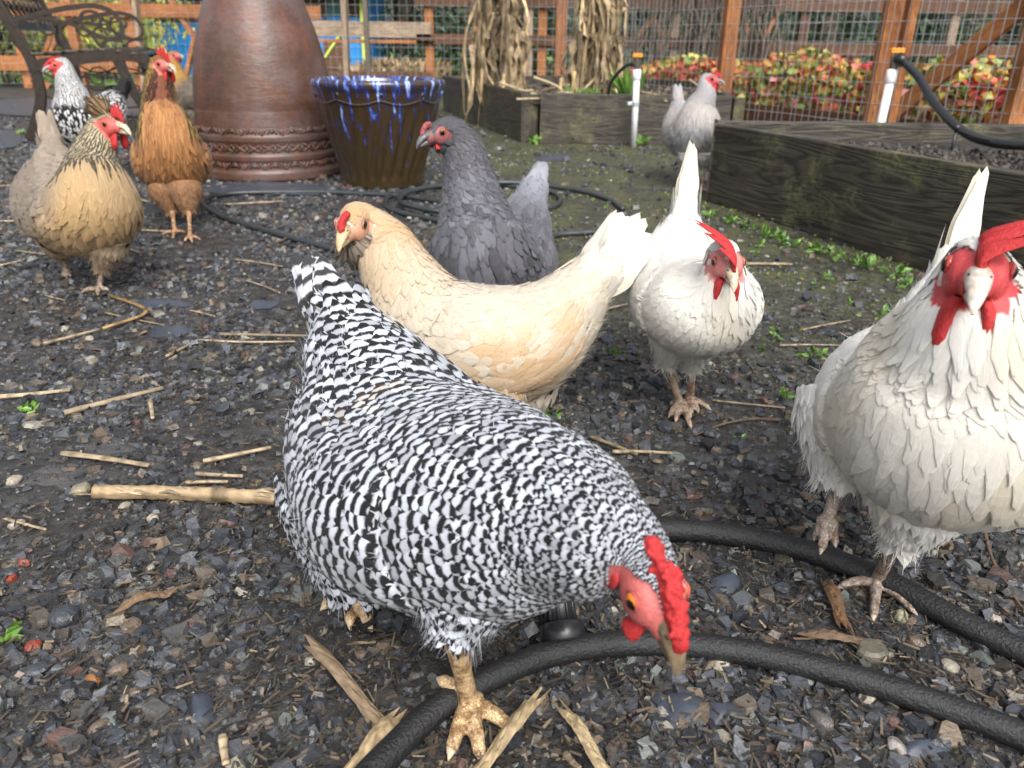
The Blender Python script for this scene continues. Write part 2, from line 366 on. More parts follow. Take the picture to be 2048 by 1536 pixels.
def moss_w(x, y): return sst_(y, .85, 1.8)*sst_(x+.115*y, -.08, .22)
def sst_(x, a, b): t = np.clip((x-a)/(b-a), 0, 1); return t*t*(3-2*t)
STONE_COLS = 1.15*np.array([(.032, .036, .043), (.052, .057, .066), (.085, .091, .102), (.024, .025, .028), (.060, .058, .056), (.095, .080, .064), (.135, .105, .075), (.13, .145, .135), (.10, .06, .05), (.22, .205, .17)])
STONE_P = np.array([.20, .20, .12, .16, .11, .09, .05, .04, .015, .015])
def scatter_ground():
    rg = np.random.default_rng(5)
    def field(n, y0, y1, power):
        y = (y0**power+(y1**power-y0**power)*rg.uniform(0, 1, n))**(1/power); x = rg.uniform(-1, 1, n)*(.76*y+.18)-.02; return x, y
    # stones
    x, y = field(115000, .22, 6.5, .7); patch = pn2(x, y, 5.5, 1)
    keep = rg.uniform(0, 1, len(x)) < (1-.80*moss_w(x, y))*np.clip(.62+.5*patch, .12, 1)*np.where((y < .62) & (x > -.28) & (x < .12), .45, 1.0)
    x, y = x[keep], y[keep]; r = np.clip(rg.lognormal(math.log(.0056), .48, len(x)), .0022, .015)*(1+.22*np.clip(y-.8, 0, 3))
    ok = in_bed(x, y); x, y, r = x[~ok], y[~ok], r[~ok]
    c = STONE_COLS[rg.choice(len(STONE_COLS), len(x), p=STONE_P/STONE_P.sum())]*rg.uniform(.7, 1.35, (len(x), 1))
    V, _, _ = chips(x, y, r, rg, flat=.45, tilt=.34, K=5); o = chip_mesh('gravel', V, c, M['stone'], 5); tag(o, 'wet slate gravel and stone chips covering the yard', 'gravel', kind='stuff')
    # fine grit
    x, y = field(16000, .22, 1.8, .7); x = np.where(rg.uniform(0, 1, len(x)) < .5, x, x*.8)
    r = rg.uniform(.0015, .0045, len(x)); c = STONE_COLS[rg.choice(len(STONE_COLS), len(x), p=STONE_P/STONE_P.sum())]*rg.uniform(.6, 1.2, (len(x), 1))
    V, _, _ = chips(x, y, r, rg, K=4); o = chip_mesh('grit', V, c, M['stone'], 4); tag(o, 'fine dark grit between the larger stones', 'gravel', kind='stuff')
    # shredded bark: slim flat splinters
    n = 32000; x, y = field(n, .22, 2.3, .85)
    keep = rg.uniform(0, 1, n) < np.clip(.45+.6*pn2(x, y, 4, 9)+.5*(y < .75), .08, 1)*(1-.5*moss_w(x, y)); x, y = x[keep], y[keep]; n = len(x)
    ln = rg.lognormal(math.log(.0034), .5, n); w = rg.uniform(.0005, .0013, n); h = w*rg.uniform(.3, .7, n); a = rg.uniform(0, np.pi, n); tl = rg.normal(0, .16, n)
    bx = np.array([(-1, -1, -1), (1, -.7, -1), (1, .7, -1), (-1, 1, -1), (-1, -1, 1), (1, -.7, 1), (1, .7, 1), (-1, 1, 1)], float)
    lx, ly, lz = bx[None, :, 0]*ln[:, None], bx[None, :, 1]*w[:, None], bx[None, :, 2]*h[:, None]
    z = lz+lx*np.sin(tl)[:, None]+(.003+rg.uniform(0, .006, n))[:, None]; lx = lx*np.cos(tl)[:, None]
    V = np.stack([lx*np.cos(a)[:, None]-ly*np.sin(a)[:, None]+x[:, None], lx*np.sin(a)[:, None]+ly*np.cos(a)[:, None]+y[:, None], z], -1)
    cl = np.array([(.030, .024, .018), (.055, .043, .032), (.092, .072, .053), (.15, .118, .082), (.24, .19, .13)])[rg.choice(5, n, p=[.3, .32, .23, .1, .05])]*rg.uniform(.7, 1.3, (n, 1))
    f = np.array([(4, 5, 6, 7), (0, 1, 5, 4), (1, 2, 6, 5), (2, 3, 7, 6), (3, 0, 4, 7)]); L = (np.arange(n)[:, None, None]*8+f[None]).reshape(-1, 4)
    o = mesh_np('bark_mulch', V.reshape(-1, 3), L.ravel(), np.full(len(L), 4), M['shred'], None, np.repeat(cl, 8, 0), smooth=False); tag(o, 'shredded brown bark splinters strewn over the ground', 'mulch', kind='stuff')
def pn2(x, y, s, k): p = np.column_stack([x, y, 0*x+k]); return pn_(p, s, k)
def pn_(p, s, k=0):
    x = p*s+k; return (np.sin(x[:, 0]*1.7+np.sin(x[:, 1]*1.3+k)*1.9)+np.sin(x[:, 1]*1.9+np.sin(x[:, 2]*1.5)*1.7+1)+np.sin(x[:, 0]*3.1+x[:, 1]*2.3))/2.2

# ---- raised beds
BED_H, BT = .262, .04
A = G(1422, 402)[:2]; B = G(2048, 600)[:2]; B2 = A+(B-A)*1.45
Cc = np.array([A[0]+.03, A[1]+.10]); D = np.array([1.86, 2.86]); E = np.array([2.5, 2.2])
nb = tag(empty('raised_bed', (A[0]+.5, A[1]-.3, 0)), 'nearer raised bed of wet dark boards holding bare soil', 'raised bed', 'raised beds of dark timber')

board('board', nb, A, B2, BED_H, BT, M['bed'], 0); board('board', nb, Cc+np.array([-.02, .0]), D, BED_H+.003, BT, M['bed'], 0); board('board', nb, D+np.array([.02, -.03]), E, BED_H-.004, BT, M['bed'], 0)
sp_ = MB().add([(A[0]+.03, A[1]+.02, .205), (B2[0]+.02, B2[1]+.02, .205), (E[0], E[1], .205), (D[0], D[1]-.03, .205), (Cc[0], Cc[1]-.02, .205)], [(0, 1, 2, 3, 4)]).build('soil', M['soil'], nb)
def quad_pts(p0, p1, p2, p3):
    def fn(rg, n):
        a, b = rg.uniform(0, 1, n)[:, None], rg.uniform(0, 1, n)[:, None]; return (p0*(1-a)+p1*a)*(1-b)+(p3*(1-a)+p2*a)*b
    return fn
clods('soil_crumbs', nb, quad_pts(A+.06, B2+np.array([.08, .1]), E-.05, Cc+np.array([.08, -.05])), 3600, .206, .004, .014, 3)
C0 = G(1066, 286)[:2]; C1 = G(890, 152, BED_H)[:2]; C2_ = G(1452, 291)[:2]; C3 = C2_+np.array([.25, 1.7]); C4 = C1+np.array([1.2, .5])
fb = tag(empty('raised_bed', (C0[0]+.5, C0[1]+.6, 0)), 'farther raised bed of dark boards planted with dried corn stalks', 'raised bed', 'raised beds of dark timber')

board('board', fb, C0+np.array([.035, 0]), C2_, BED_H, BT, M['bed'], 0); board('board', fb, C0+np.array([-.045, .01]), C1, BED_H+.004, BT, M['bed'], 0)
board('board', fb, C2_+np.array([.0, .03]), C3, BED_H-.003, BT, M['bed'], 0); board('board', fb, C1, C4, BED_H, BT, M['bed'], 0); board('board', fb, C4, C3, BED_H+.002, BT, M['bed'], 0)
beam('corner_post', fb, (C0[0]+.0, C0[1]+.06, 0), (C0[0]+.0, C0[1]+.06, BED_H-.01), .07, .05, M['bed']); beam('corner_post', fb, (C2_[0]+.045, C2_[1]+.02, 0), (C2_[0]+.045, C2_[1]+.02, BED_H-.012), .06, .06, M['bed'])
MB().add([(*C0, .205), (*C2_, .205), (*C3, .205), (*C4, .205), (*C1, .205)], [(0, 1, 2, 3, 4)]).build('soil', M['soil'], fb)
clods('soil_crumbs', fb, quad_pts(C0+np.array([.05, .06]), C2_+np.array([-.06, .06]), C3-.06, C1+np.array([.08, -.04])), 2200, .206, .008, .026, 4, ((.03, .026, .022), (.06, .048, .038), (.16, .12, .08)))
def in_bed(x, y):
    def side(p, q): return (q[0]-p[0])*(y-p[1])-(q[1]-p[1])*(x-p[0])
    return ((side(A, B2) > -.02) & (y < 2.95) & (x > .4) & (x < 2.6)) | ((side(C0, C2_) > 0) & (side(C1, C0) > 0) & (y > 4))
scatter_ground()

# ---- fences
def wires(name, parent, a, b, z0, z1, dx=.0508, dz=.1016, r=.0015, mat=None, sag=.004):
    a, b = np.array([*a, 0.0]), np.array([*b, 0.0]); ln = np.linalg.norm(b-a); mb = MB(); rg = np.random.default_rng(3)
    for i in range(int(ln/dx)+1):
        p = a+(b-a)*i*dx/ln; j = rg.normal(0, sag, 4); mb.tube([p+np.array([j[0], j[1], z0]), p+np.array([j[2], j[3], z1])], r, 4)
    for k in range(int((z1-z0)/dz)+1):
        z = z0+k*dz; n = 14; mb.tube([a+(b-a)*t+np.array([0, .004, z+rg.normal(0, sag*.8)]) for t in np.linspace(0, 1, n)], r, 4)
    o = mb.build(name, M['wire'], parent); o['kind'] = 'stuff'; return o
def XB(px, Y, z=.5): return (px-1024)/FPX*(Y*math.cos(PITCH)+(CAM_H-z)*math.sin(PITCH))
FD = np.array([1.21, -2.3])/np.linalg.norm([1.21, -2.3]); FA = np.array([.395, 7.6]); 
ff = tag(empty('wire_fence', (FA[0], FA[1], 0)), 'cedar post fence with welded wire mesh beside the raised beds', 'fence')
def fpt(s): return np.array([1.08-1.21*s, 6.3+2.3*s])
for s, w in ((.566, .10), (-.281, .118), (-.76, .075), (-1.06, .09)):
    p = fpt(s); beam('post', ff, (*p, 0), (*p, 2.1), w, .09, M['cedar'])
p = fpt(-.80); beam('post', ff, (p[0]+.02, p[1]+.03, 0), (p[0]+.02, p[1]+.03, 2.1), .075, .04, M['cedar'])
p, q = fpt(-.78), fpt(-1.35); off = np.array([.03, .05])
beam('brace', ff, (*(p+off), .12), (*(q+off), 1.45), .085, .04, M['cedar'])
wires('wire_mesh', ff, fpt(.566)+np.array([-.03, -.06]), fpt(-1.45)+np.array([-.03, -.06]), .03, 1.35)
p, q = fpt(.566), fpt(-1.45); o_ = np.array([.05, .03]); beam('rail', ff, (*(p+o_), 1.3), (*(q+o_), 1.3), .09, .038, M['cedar'])

bf = tag(empty('timber_fence', (0, 9, 0)), 'rustic cedar rail fence backed with wire behind the yard', 'fence')
for i, (px, w, mt) in enumerate(((-120, .09, 'cedar'), (30, .09, 'cedar'), (140, .10, 'cedar'), (258, .08, 'cedar'), (850, .09, 'cedar'), (945, .10, 'cedar'), (1048, .10, 'grey_wood'), (1075, .07, 'cedar'), (1338, .10, 'grey_wood'), (1590, .09, 'cedar_dark'), (1885, .10, 'grey_wood'), (2060, .09, 'cedar'))):
    x = XB(px, 9); beam('post', bf, (x, 9, 0), (x+random.uniform(-.02, .02), 9, 2.2), w, .09, M[mt])
for px0, px1, z, w, mt in ((-400, 640, .78, .13, 'cedar'), (-400, 300, .25, .15, 'cedar'), (560, 855, .63, .15, 'grey_wood'), (560, 860, .515, .035, 'cedar'), (560, 855, .17, .10, 'cedar_dark'), (825, 1500, .545, .10, 'cedar_dark'), (1500, 2300, .50, .12, 'cedar_dark'), (825, 2300, .92, .12, 'cedar_dark'), (-400, 2300, 1.9, .12, 'cedar')):
    beam('rail', bf, (XB(px0, 9), 8.93, z), (XB(px1, 9), 8.93, z), w, .04, M[mt])
for px0, px1, z0, z1 in ((25, 70, .2, 0.0), (110, 70, .62, .27), (85, 120, .3, .62), (345, 380, .9, .55), (352, 385, .1, .55), (1250, 1290, .5, .78), (1330, 1290, .5, .78), (1470, 1500, .75, .45), (1535, 1505, .85, .5)):
    beam('brace', bf, (XB(px0, 9), 8.97, z0), (XB(px1, 9), 8.97, z1), .085, .04, M['cedar'])
wires('wire_mesh', bf, (XB(-400, 9), 8.88), (XB(2300, 9), 8.88), .05, 1.35, dx=.0762, dz=.1016, r=.0014)
for lb, px, pt, Y, mt, w, c in (('weathered grey plank leaning upright left of the terracotta jar', 285, 262, 7.6, 'grey_wood', .085, 'plank'), ('weathered plank standing upright behind the blue glazed pot', 690, 678, 6.2, 'grey_wood', .075, 'plank'), ('slim rusty metal rod standing behind the blue glazed pot', 735, 718, 6.0, 'brass', .028, 'rod')):
    x0 = XB(px, Y, 0); x1 = XB(pt, Y, .8); o = beam('upright_plank' if c == 'plank' else 'metal_rod', None, (x0, Y, 0), (x0+(x1-x0)*1.6, Y, 1.5), w, .035, M[mt]); tag(o, lb, c)

# ---- chicken coop beyond the fence
cp = tag(empty('chicken_coop', (XB(500, 12), 12.6, 0)), 'bright blue chicken coop with lime green trim beyond the fence', 'coop')
cx0, cx1 = XB(292, 12), XB(722, 12)
for k in range(9):
    z = .02+k*.135; 
    if z < .72: beam('siding_board', cp, (cx0, 12+.004*(k % 2), z+.065), (cx1, 12+.004*(k % 2), z+.065), .131, .03, M['blue'])
for px, w in ((294, .13), (720, .13)): beam('corner_trim', cp, (XB(px, 12), 11.955, 0), (XB(px, 12), 11.955, 1.25), w, .05, M['lime'])
MB().box(((cx0+cx1)/2, 12.06, 1.0), (cx1-cx0, .05, .56)).build('upper_wall', M['coop_dark'], cp)
for a, b in ((312, 395), (480, 560), (646, 690)):
    x0, x1 = XB(a, 12), XB(b, 12); w = MB().box(((x0+x1)/2, 12.015, .98), (x1-x0, .03, .42)).build('window', M['glass'], cp)
    for z in (.76, 1.2): beam('frame', w, (x0-.04, 11.99, z), (x1+.04, 11.99, z), .05, .05, M['coop_dark'])
    for x in (x0, x1): beam('frame', w, (x, 11.993, .76), (x, 11.993, 1.2), .05, .04, M['coop_dark'])
beam('ramp_brace', cp, (XB(676, 12), 11.93, .62), (XB(640, 12), 11.93, .30), .05, .03, M['lime'])
MB().box((XB(664, 12), 11.96, .32), (XB(690, 12)-XB(640, 12), .06, .36)).build('pop_door', M['coop_dark'], cp)
r = MB(); r.add([(cx0-.4, 11.7, 1.18), (cx1+.4, 11.7, 1.18), (cx1+.4, 13.0, 1.75), (cx0-.4, 13.0, 1.75), (cx0-.4, 14.2, 1.2), (cx1+.4, 14.2, 1.2)], [(0, 1, 2, 3), (3, 2, 5, 4)]); ro = r.build('roof', M['coop_dark'], cp)
beam('fascia', cp, (cx0-.4, 11.68, 1.16), (XB(772, 11.7, 1.1), 11.68, 1.16), .22, .04, M['lime'])
for x in (cx0+.02, cx1-.02): MB().box((x, 13, .6), (.05, 1.9, 1.2)).build('side_wall', M['blue'], cp)
# ================================================================== OBJECTS
def leaf_cards(n, rg, pos, size, cols, up=.5, asp=.55, droop=.2):
    """simple folded leaves: four-triangle blades"""
    d = nrm(rg.normal(0, 1, (n, 3))+np.array([0, 0, up])); s = nrm(np.cross(d, rg.normal(0, 1, (n, 3)))); nn = np.cross(d, s); sz = size[:, None]
    b = pos; m = pos+d*sz*.5-nn*sz*droop*.3; t = pos+d*sz-np.array([0, 0, 1])*sz*droop
    V = np.stack([b, m+s*sz*asp*.5+nn*sz*.08, t, m-s*sz*asp*.5+nn*sz*.08, m], 1); f = np.array([(0, 1, 4), (1, 2, 4), (2, 3, 4), (3, 0, 4)])
    L = (np.arange(n)[:, None, None]*5+f[None]).reshape(-1, 3); return V.reshape(-1, 3), L, np.repeat(cols, 5, 0)
def leaf_obj(name, n, rg, pos, size, cols, mat, parent=None, **k):
    V, L, C = leaf_cards(n, rg, pos, size, cols, **k); return mesh_np(name, V, L.ravel(), np.full(len(L), 3), mat, parent, C, smooth=False)

# ---- terracotta jar (stands mouth down, decorated band at its foot)
jc = np.array([P(546, 300, 3.22)[0], 3.30, 0]); 
prof = [(.10, 0), (.282, 0), (.290, .012), (.284, .022), (.288, .03), (.282, .038), (.280, .043)]
prof += [(.279, .048), (.279, .078), (.284, .082), (.281, .088), (.285, .094), (.281, .10), (.279, .104), (.279, .148), (.284, .152), (.280, .158), (.284, .165), (.280, .171), (.277, .176), (.277, .200), (.276, .204)]
for k in range(5): prof += [(.2775-.001*k, .208+.010*k), (.2745-.001*k, .213+.010*k)]
prof += [(.272, .262), (.270, .30), (.260, .38), (.244, .46), (.222, .54), (.194, .62), (.168, .70), (.148, .78), (.134, .86), (.128, .93), (.136, .98), (.142, 1.0), (.13, 1.01), (.03, 1.01)]
jar = tag(empty('terracotta_jar', jc), 'tall brown glazed terracotta jar standing upside down with a patterned band', 'jar')
jb = MB().lathe(prof, (0, 0, 0), 96).build('jar_body', M['terracotta'], smooth=True, cols=False); jb.location = Vector(jc); rel(jb, jar)
orn = MB(); rg = np.random.default_rng(2)
for k in range(46):
    a = 2*math.pi*k/46
    for z, rr, kind in ((.063, .281, 0), (.188, .279, 1)):
        c = np.array([math.cos(a)*rr, math.sin(a)*rr, z]); t = np.array([-math.sin(a), math.cos(a), 0]); o3 = np.array([math.cos(a), math.sin(a), 0])
        orn.ell(c, (t, o3, (0, 0, 1)), (.009, .005, .008), 8, 6); s = 1 if k % 2 else -1
        orn.tube(spline([c-t*.018+np.array([0, 0, -.009*s]), c+o3*.002+np.array([0, 0, .011*s]), c+t*.018+np.array([0, 0, -.009*s])], 7), .0032, 6)
for k in range(34):
    a = 2*math.pi*k/34; c = np.array([math.cos(a)*.280, math.sin(a)*.280, .126]); t = np.array([-math.sin(a), math.cos(a), 0]); o3 = np.array([math.cos(a), math.sin(a), 0]); z = np.array([0, 0, 1.0])
    for s in (1, -1): orn.tube(spline([c-t*.022-z*.014*s, c+o3*.003, c+t*.022+z*.014*s], 6), .0032, 6)
    orn.ell(c, (t, o3, z), (.007, .006, .007), 8, 6); orn.ell(c+t*.024, (t, o3, z), (.005, .005, .010), 8, 6)
ob = orn.build('relief_band', M['terracotta'], smooth=True, cols=False); ob.location = Vector(jc); rel(ob, jar); ob['kind'] = 'stuff'

# ---- blue drip-glazed pot with spiral flutes
pc = np.array([P(765, 270, 2.95)[0], 3.05, 0]); pot = tag(empty('glazed_pot', pc), 'wide fluted pot with brown glaze and dripping blue rim', 'pot')
zs = np.concatenate([np.linspace(0, .30, 34), np.linspace(.306, .38, 12)]); n = 160; V = []
for z in zs:
    r = np.interp(z, [0, .02, .05, .10, .18, .26, .32, .345, .352, .37, .38], [.155, .158, .158, .168, .190, .212, .230, .236, .243, .247, .240])
    am = .010*np.interp(z, [.03, .07, .25, .30], [0, 1, 1, 0])
    for k in range(n):
        a = 2*math.pi*k/n; rr = r+am*(abs(math.sin((a*13-z*13)))-.5); V.append((rr*math.cos(a), rr*math.sin(a), z))
for r, z in ((.222, .381), (.216, .37), (.205, .33)):
    for k in range(n): a = 2*math.pi*k/n; V.append((r*math.cos(a), r*math.sin(a), z))
m = len(zs)+3; F = [(i*n+k, i*n+(k+1) % n, (i+1)*n+(k+1) % n, (i+1)*n+k) for i in range(m-1) for k in range(n)]+[tuple(range(n))[::-1], tuple((m-1)*n+k for k in range(n))]
pb = MB().add(V, F).build('pot_body', M['glaze'], smooth=True, cols=False); pb.location = Vector(pc); rel(pb, pot)
sc = MB()
for k in range(9):
    a0 = 2*math.pi*k/9; pts = []
    for x in np.linspace(0, 1, 40):
        a = a0+x*.70; z = .318-.016*math.sin(x*math.pi); pts.append((a, z))
    for x in np.linspace(0, 1.6*math.pi, 20): pts.append((a0+.70+.055*math.sin(x)*(1-x/7), .318+.022*(1-math.cos(x))*(1-x/7)*.8))
    sc.tube([(np.interp(z, [.26, .345], [.213, .237])*math.cos(a), np.interp(z, [.26, .345], [.213, .237])*math.sin(a), z) for a, z in pts], .0042, 6)
so = sc.build('scroll_relief', M['glaze'], smooth=True, cols=False); so.location = Vector(pc); rel(so, pot)

# ---- cast iron bench, seen end on
BA = G(72, 283)[:2]; BDp = nrm(np.array([.97, .26])); BLn = nrm(np.array([-.33, .94]))
bn = tag(empty('garden_bench', (*(BA+BDp*.3+BLn*.6), 0)), 'dark cast iron garden bench with scrolled armrests wet from rain', 'bench')
def BP(x, z, l=0): p = BA+BDp*x+BLn*l; return np.array([p[0], p[1], z])
def flat_strip(mb, pts, w, th, l, n=24, wz=None):
    """casting: rectangular bar along a planar curve in the frame plane"""
    pts = spline(np.array([(x, z, 0) for x, z in pts]), n); T = nrm(np.gradient(pts, axis=0)); N = np.stack([-T[:, 1], T[:, 0], 0*T[:, 0]], -1)
    ws = np.broadcast_to(w, (n,)) if np.isscalar(w) else np.interp(np.linspace(0, 1, n), np.linspace(0, 1, len(w)), w)
    V = []
    for i in range(n):
        a = pts[i]+N[i]*ws[i]/2; b = pts[i]-N[i]*ws[i]/2
        V += [BP(a[0], a[1], l-th/2), BP(b[0], b[1], l-th/2), BP(b[0], b[1], l+th/2), BP(a[0], a[1], l+th/2)]
    F = [(i*4+k, i*4+(k+1) % 4, (i+1)*4+(k+1) % 4, (i+1)*4+k) for i in range(n-1) for k in range(4)]+[(3, 2, 1, 0), tuple((n-1)*4+k for k in range(4))]
    mb.add(V, F)
def spiral(cx, cz, r0, turns, a0, dirn=1, n=18): return [(cx+r0*(1-.75*t)*math.cos(a0+dirn*turns*2*math.pi*t), cz+r0*(1-.75*t)*math.sin(a0+dirn*turns*2*math.pi*t)) for t in np.linspace(0, 1, n)]
for l in (0.0, 1.20):
    mb = MB(); flat_strip(mb, [(-.02, 0), (.035, .12), (.075, .25), (.055, .42), (-.02, .62), (-.11, .84), (-.17, .98)], [.075, .055, .05, .05, .05, .05, .045], .035, l); mb.build('leg', M['iron'], bn, bevel=.004)
    mb = MB(); flat_strip(mb, [(.66, 0), (.60, .10), (.53, .22), (.49, .33), (.47, .41)], [.07, .05, .045, .05, .06], .035, l); mb.build('leg', M['iron'], bn, bevel=.004)
    mb = MB(); flat_strip(mb, [(.06, .37), (.25, .40), (.45, .425), (.58, .415), (.63, .38)], [.05, .055, .06, .055, .03], .04, l); flat_strip(mb, spiral(.585, .36, .04, 1.2, 1.2, -1), .014, .02, l, 30); mb.build('seat_rail', M['iron'], bn)
    mb = MB(); tr = lambda q: [((x-72)*.00284, (283-y)*.00256) for x, y in q]
    flat_strip(mb, tr([(40, 40), (52, 50), (80, 55), (110, 48), (150, 37), (185, 30), (215, 28), (240, 37), (252, 55), (253, 72), (240, 85), (220, 87), (200, 78), (188, 62), (190, 45), (200, 38), (215, 40), (221, 50), (218, 60), (210, 62), (204, 57)]), [.024]*8+[.015]*13, .022, l, 110)
    flat_strip(mb, tr([(95, 122), (78, 104), (71, 84), (84, 64), (110, 52), (140, 53), (165, 60), (195, 72), (222, 84), (250, 92)]), .014, .018, l, 50)
    flat_strip(mb, tr([(150, 50), (124, 53), (117, 68), (128, 81), (141, 77), (140, 66), (132, 65)]), .013, .017, l, 36)
    flat_strip(mb, tr([(170, 117), (154, 98), (150, 78), (160, 60), (186, 51), (205, 46)]), .013, .017, l, 30)
    flat_strip(mb, tr([(258, 86), (232, 89), (216, 98), (219, 112), (233, 118), (242, 111), (236, 103)]), .013, .017, l, 36)
    mb.build('armrest', M['iron'], bn)
    mb = MB()
    for a in (spiral(.20, .27, .07, 1.3, .2, 1), spiral(.33, .27, .07, 1.3, 2.9, -1), spiral(.27, .17, .05, 1.2, 1.5, 1), spiral(.42, .20, .05, 1.2, .5, -1), [(.07, .24), (.18, .19), (.30, .22), (.42, .17), (.55, .17)], [(.10, .34), (.2, .30), (.36, .33), (.48, .30)], [(.27, .13), (.20, .11), (.12, .16), (.09, .10)]): flat_strip(mb, a, .009, .014, l, 30)
    mb.build('scrollwork', M['iron'], bn)
for x, z in ((.10, .425), (.18, .432), (.26, .438), (.34, .444), (.42, .446), (.50, .442), (.57, .430)): beam('seat_slat', bn, BP(x, z, -.02), BP(x, z, 1.22), .016, .062, M['iron'])
for x, z in ((-.165, .97), (.005, .56)): beam('back_rail', bn, BP(x, z, 0), BP(x, z, 1.2), .04, .03, M['iron'])
mb = MB()
for i in range(9):
    for j in range(4):
        c = BP(-.01-.042*j, .60+.1*j, .08+.125*i); ax = (np.array([*BLn, 0]), nrm(np.array([-.38*BDp[0], -.38*BDp[1], .92])))
        for s in (1, -1):
            pts = [c+ax[0]*s*(.012+.045*math.sin(t)*1)*1.0+ax[1]*(.055*math.cos(t)) for t in np.linspace(0, math.pi, 12)]; mb.tube(pts, .007, 6)
mb.build('backrest_lattice', M['iron'], bn, True)

# ---- irrigation risers
def riser(label, base, top, r, tube_pts, hr=1.0, clamp=False, tr=.009):
    rt = tag(empty('irrigation_riser', (base[0], base[1], 0)), label, 'pipe', 'white irrigation risers')
    b, t = np.asarray(base, float), np.asarray(top, float); ax = nrm(t-b)
    MB().tube([b, t], r, 16).build('pipe', M['pvc'], rt, True); MB().tube([t-ax*r*2.6, t-ax*r*2.4, t+ax*r*.3, t+ax*r*.5], np.array([1.12, 1.3, 1.3, .9])*r, 16).build('cap', M['pvc'], rt, True)
    MB().tube([t, t+ax*r*1.2, t+ax*r*1.25, t+ax*r*3.2, t+ax*r*3.3, t+ax*r*4.2], np.array([.85, .85, 1.05, 1.05, .5, .4])*r, 10).build('valve', M['brass'], rt)
    hp = t+ax*r*4.5; h = MB(); h.box(hp, (r*3.1*hr, r*1.4, r*.9), None)
    for k in (-1, 0, 1): h.box(hp+np.array([k*r*1.05*hr, 0, r*.4]), (r*.7, r*1.5, r*.6))
    h.build('handle', M['orange'], rt, bevel=.002)
    if tube_pts is not None:
        MB().tube(spline(tube_pts, 40), tr, 12).build('tubing', M['plastic'], rt, True); MB().tube([tube_pts[0], np.asarray(tube_pts[0])*.7+np.asarray(tube_pts[1])*.3], tr*1.35, 12).build('coupling', M['plastic'], rt, True)
    if clamp:
        c = b*.42+t*.58; MB().tube([c-ax*.010, c+ax*.010], r*1.25, 14).build('clamp', M['wire'], rt); MB().box(c+np.array([-r*1.9, -.004, 0]), (r*1.6, .02, .018)).build('clamp_ear', M['wire'], rt, bevel=.003)
b0 = G(1266, 293)+np.array([0, -.02, 0]); Dd = b0[1]*math.cos(PITCH)+.2; 
t0 = P(1274, 142, Dd-.17)
riser('white irrigation riser clamped to the front of the farther raised bed', b0, t0, .0165, [t0+np.array([-.01, 0, .035]), t0+np.array([-.06, .03, .02]), t0+np.array([-.12, .10, -.06]), t0+np.array([-.13, .14, -.16])], clamp=True)
t1 = P(1785, 143, 2.82); b1 = P(1762, 245, 2.88); dn = nrm(b1-t1); b1 = t1+dn*(t1[2]/-dn[2])
riser('white irrigation riser with thick black hose behind the nearer raised bed', b1, t1, .0155, [t1+np.array([.004, -.012, .05]), P(1835, 152, 2.74), P(1870, 208, 2.66), P(1925, 262, 2.50), P(1990, 286, 2.35), P(2080, 292, 2.25)], tr=.0145)
t2 = P(1978, 137, 4.7); b2 = P(1960, 222, 4.75); dn = nrm(b2-t2); b2 = t2+dn*(t2[2]/-dn[2])
riser('farther white irrigation riser among the red and yellow foliage', b2, t2, .0145, [t2+np.array([-.005, 0, .04]), t2+np.array([-.05, 0, .05]), t2+np.array([-.14, .05, .0]), t2+np.array([-.2, .1, -.1])], tr=.008)
dk = P(1912, 262, 2.42); ds = tag(empty('drip_stake', (dk[0], dk[1], .2)), 'black drip stake poking out of the bare bed soil', 'stake')
MB().tube([(dk[0], dk[1], .18), (dk[0], dk[1], dk[2])], .0045, 8).build('stem', M['plastic'], ds, True); MB().tube([dk, dk+np.array([0, 0, .018])], [.008, .010], 10).build('emitter', M['plastic'], ds, True)
MB().tube(spline([dk+np.array([0, 0, .004]), P(1970, 278, 2.36), P(2080, 286, 2.3)], 20), .003, 8).build('feed_line', M['plastic'], ds, True)

# ---- hoses
def hose(name, label, pts, r, mat, n=120, z=None):
    pts = [np.array([p[0], p[1], r+.002 if len(p) < 3 or z is None else p[2]]) if z is None else np.asarray(p) for p in pts]
    o = MB().tube(spline(pts, n), r, 14).build(name, mat, None, True, cols=False); return tag(o, label, 'hose')
def gz(px, py, z): return G(px, py, z)
hz = .0135
hose('soaker_hose', 'thick black soaker hose curving under the barred hen', [gz(700, 1590, hz), gz(775, 1510, hz), gz(870, 1420, hz), gz(960, 1365, hz), gz(1100, 1308, hz), gz(1250, 1287, hz), gz(1400, 1292, hz), gz(1560, 1318, hz), gz(1750, 1368, hz), gz(1930, 1428, hz), gz(2120, 1500, hz)], .0112, M['black'], 160, 1)
hose('soaker_hose', 'thick black soaker hose passing under the large white hen', [gz(1128, 1232, .03), gz(1120, 1180, .02), gz(1130, 1120, hz), gz(1200, 1076, hz), gz(1330, 1060, hz), gz(1450, 1068, hz), gz(1600, 1098, hz), gz(1760, 1156, hz), gz(1900, 1232, hz), gz(2060, 1312, hz), gz(2160, 1370, hz)], .0118, M['black'], 160, 1)
fp = G(1128, 1285, .012); ft = tag(empty('hose_end_cap', (fp[0], fp[1], 0)), 'black plastic hose end fitting beneath the barred hen', 'hose fitting')
fd = nrm(np.array([-.01, .06, .055])); MB().tube([fp, fp+fd*.002, fp+fd*.016, fp+fd*.018], [.0175, .0195, .0195, .016], 24).build('collar', M['plastic'], ft, True)
MB().tube([fp+fd*.016, fp+fd*.052], [.0135, .0125], 20).build('stem', M['plastic'], ft, True)
mb = MB(); sx = nrm(np.cross(fd, [0, 0, 1.0])); sy = np.cross(fd, sx)
for k in range(10): a = 2*math.pi*k/10; o3 = sx*math.cos(a)+sy*math.sin(a); mb.tube([fp+fd*.018+o3*.0135, fp+fd*.050+o3*.0125], .0016, 5)
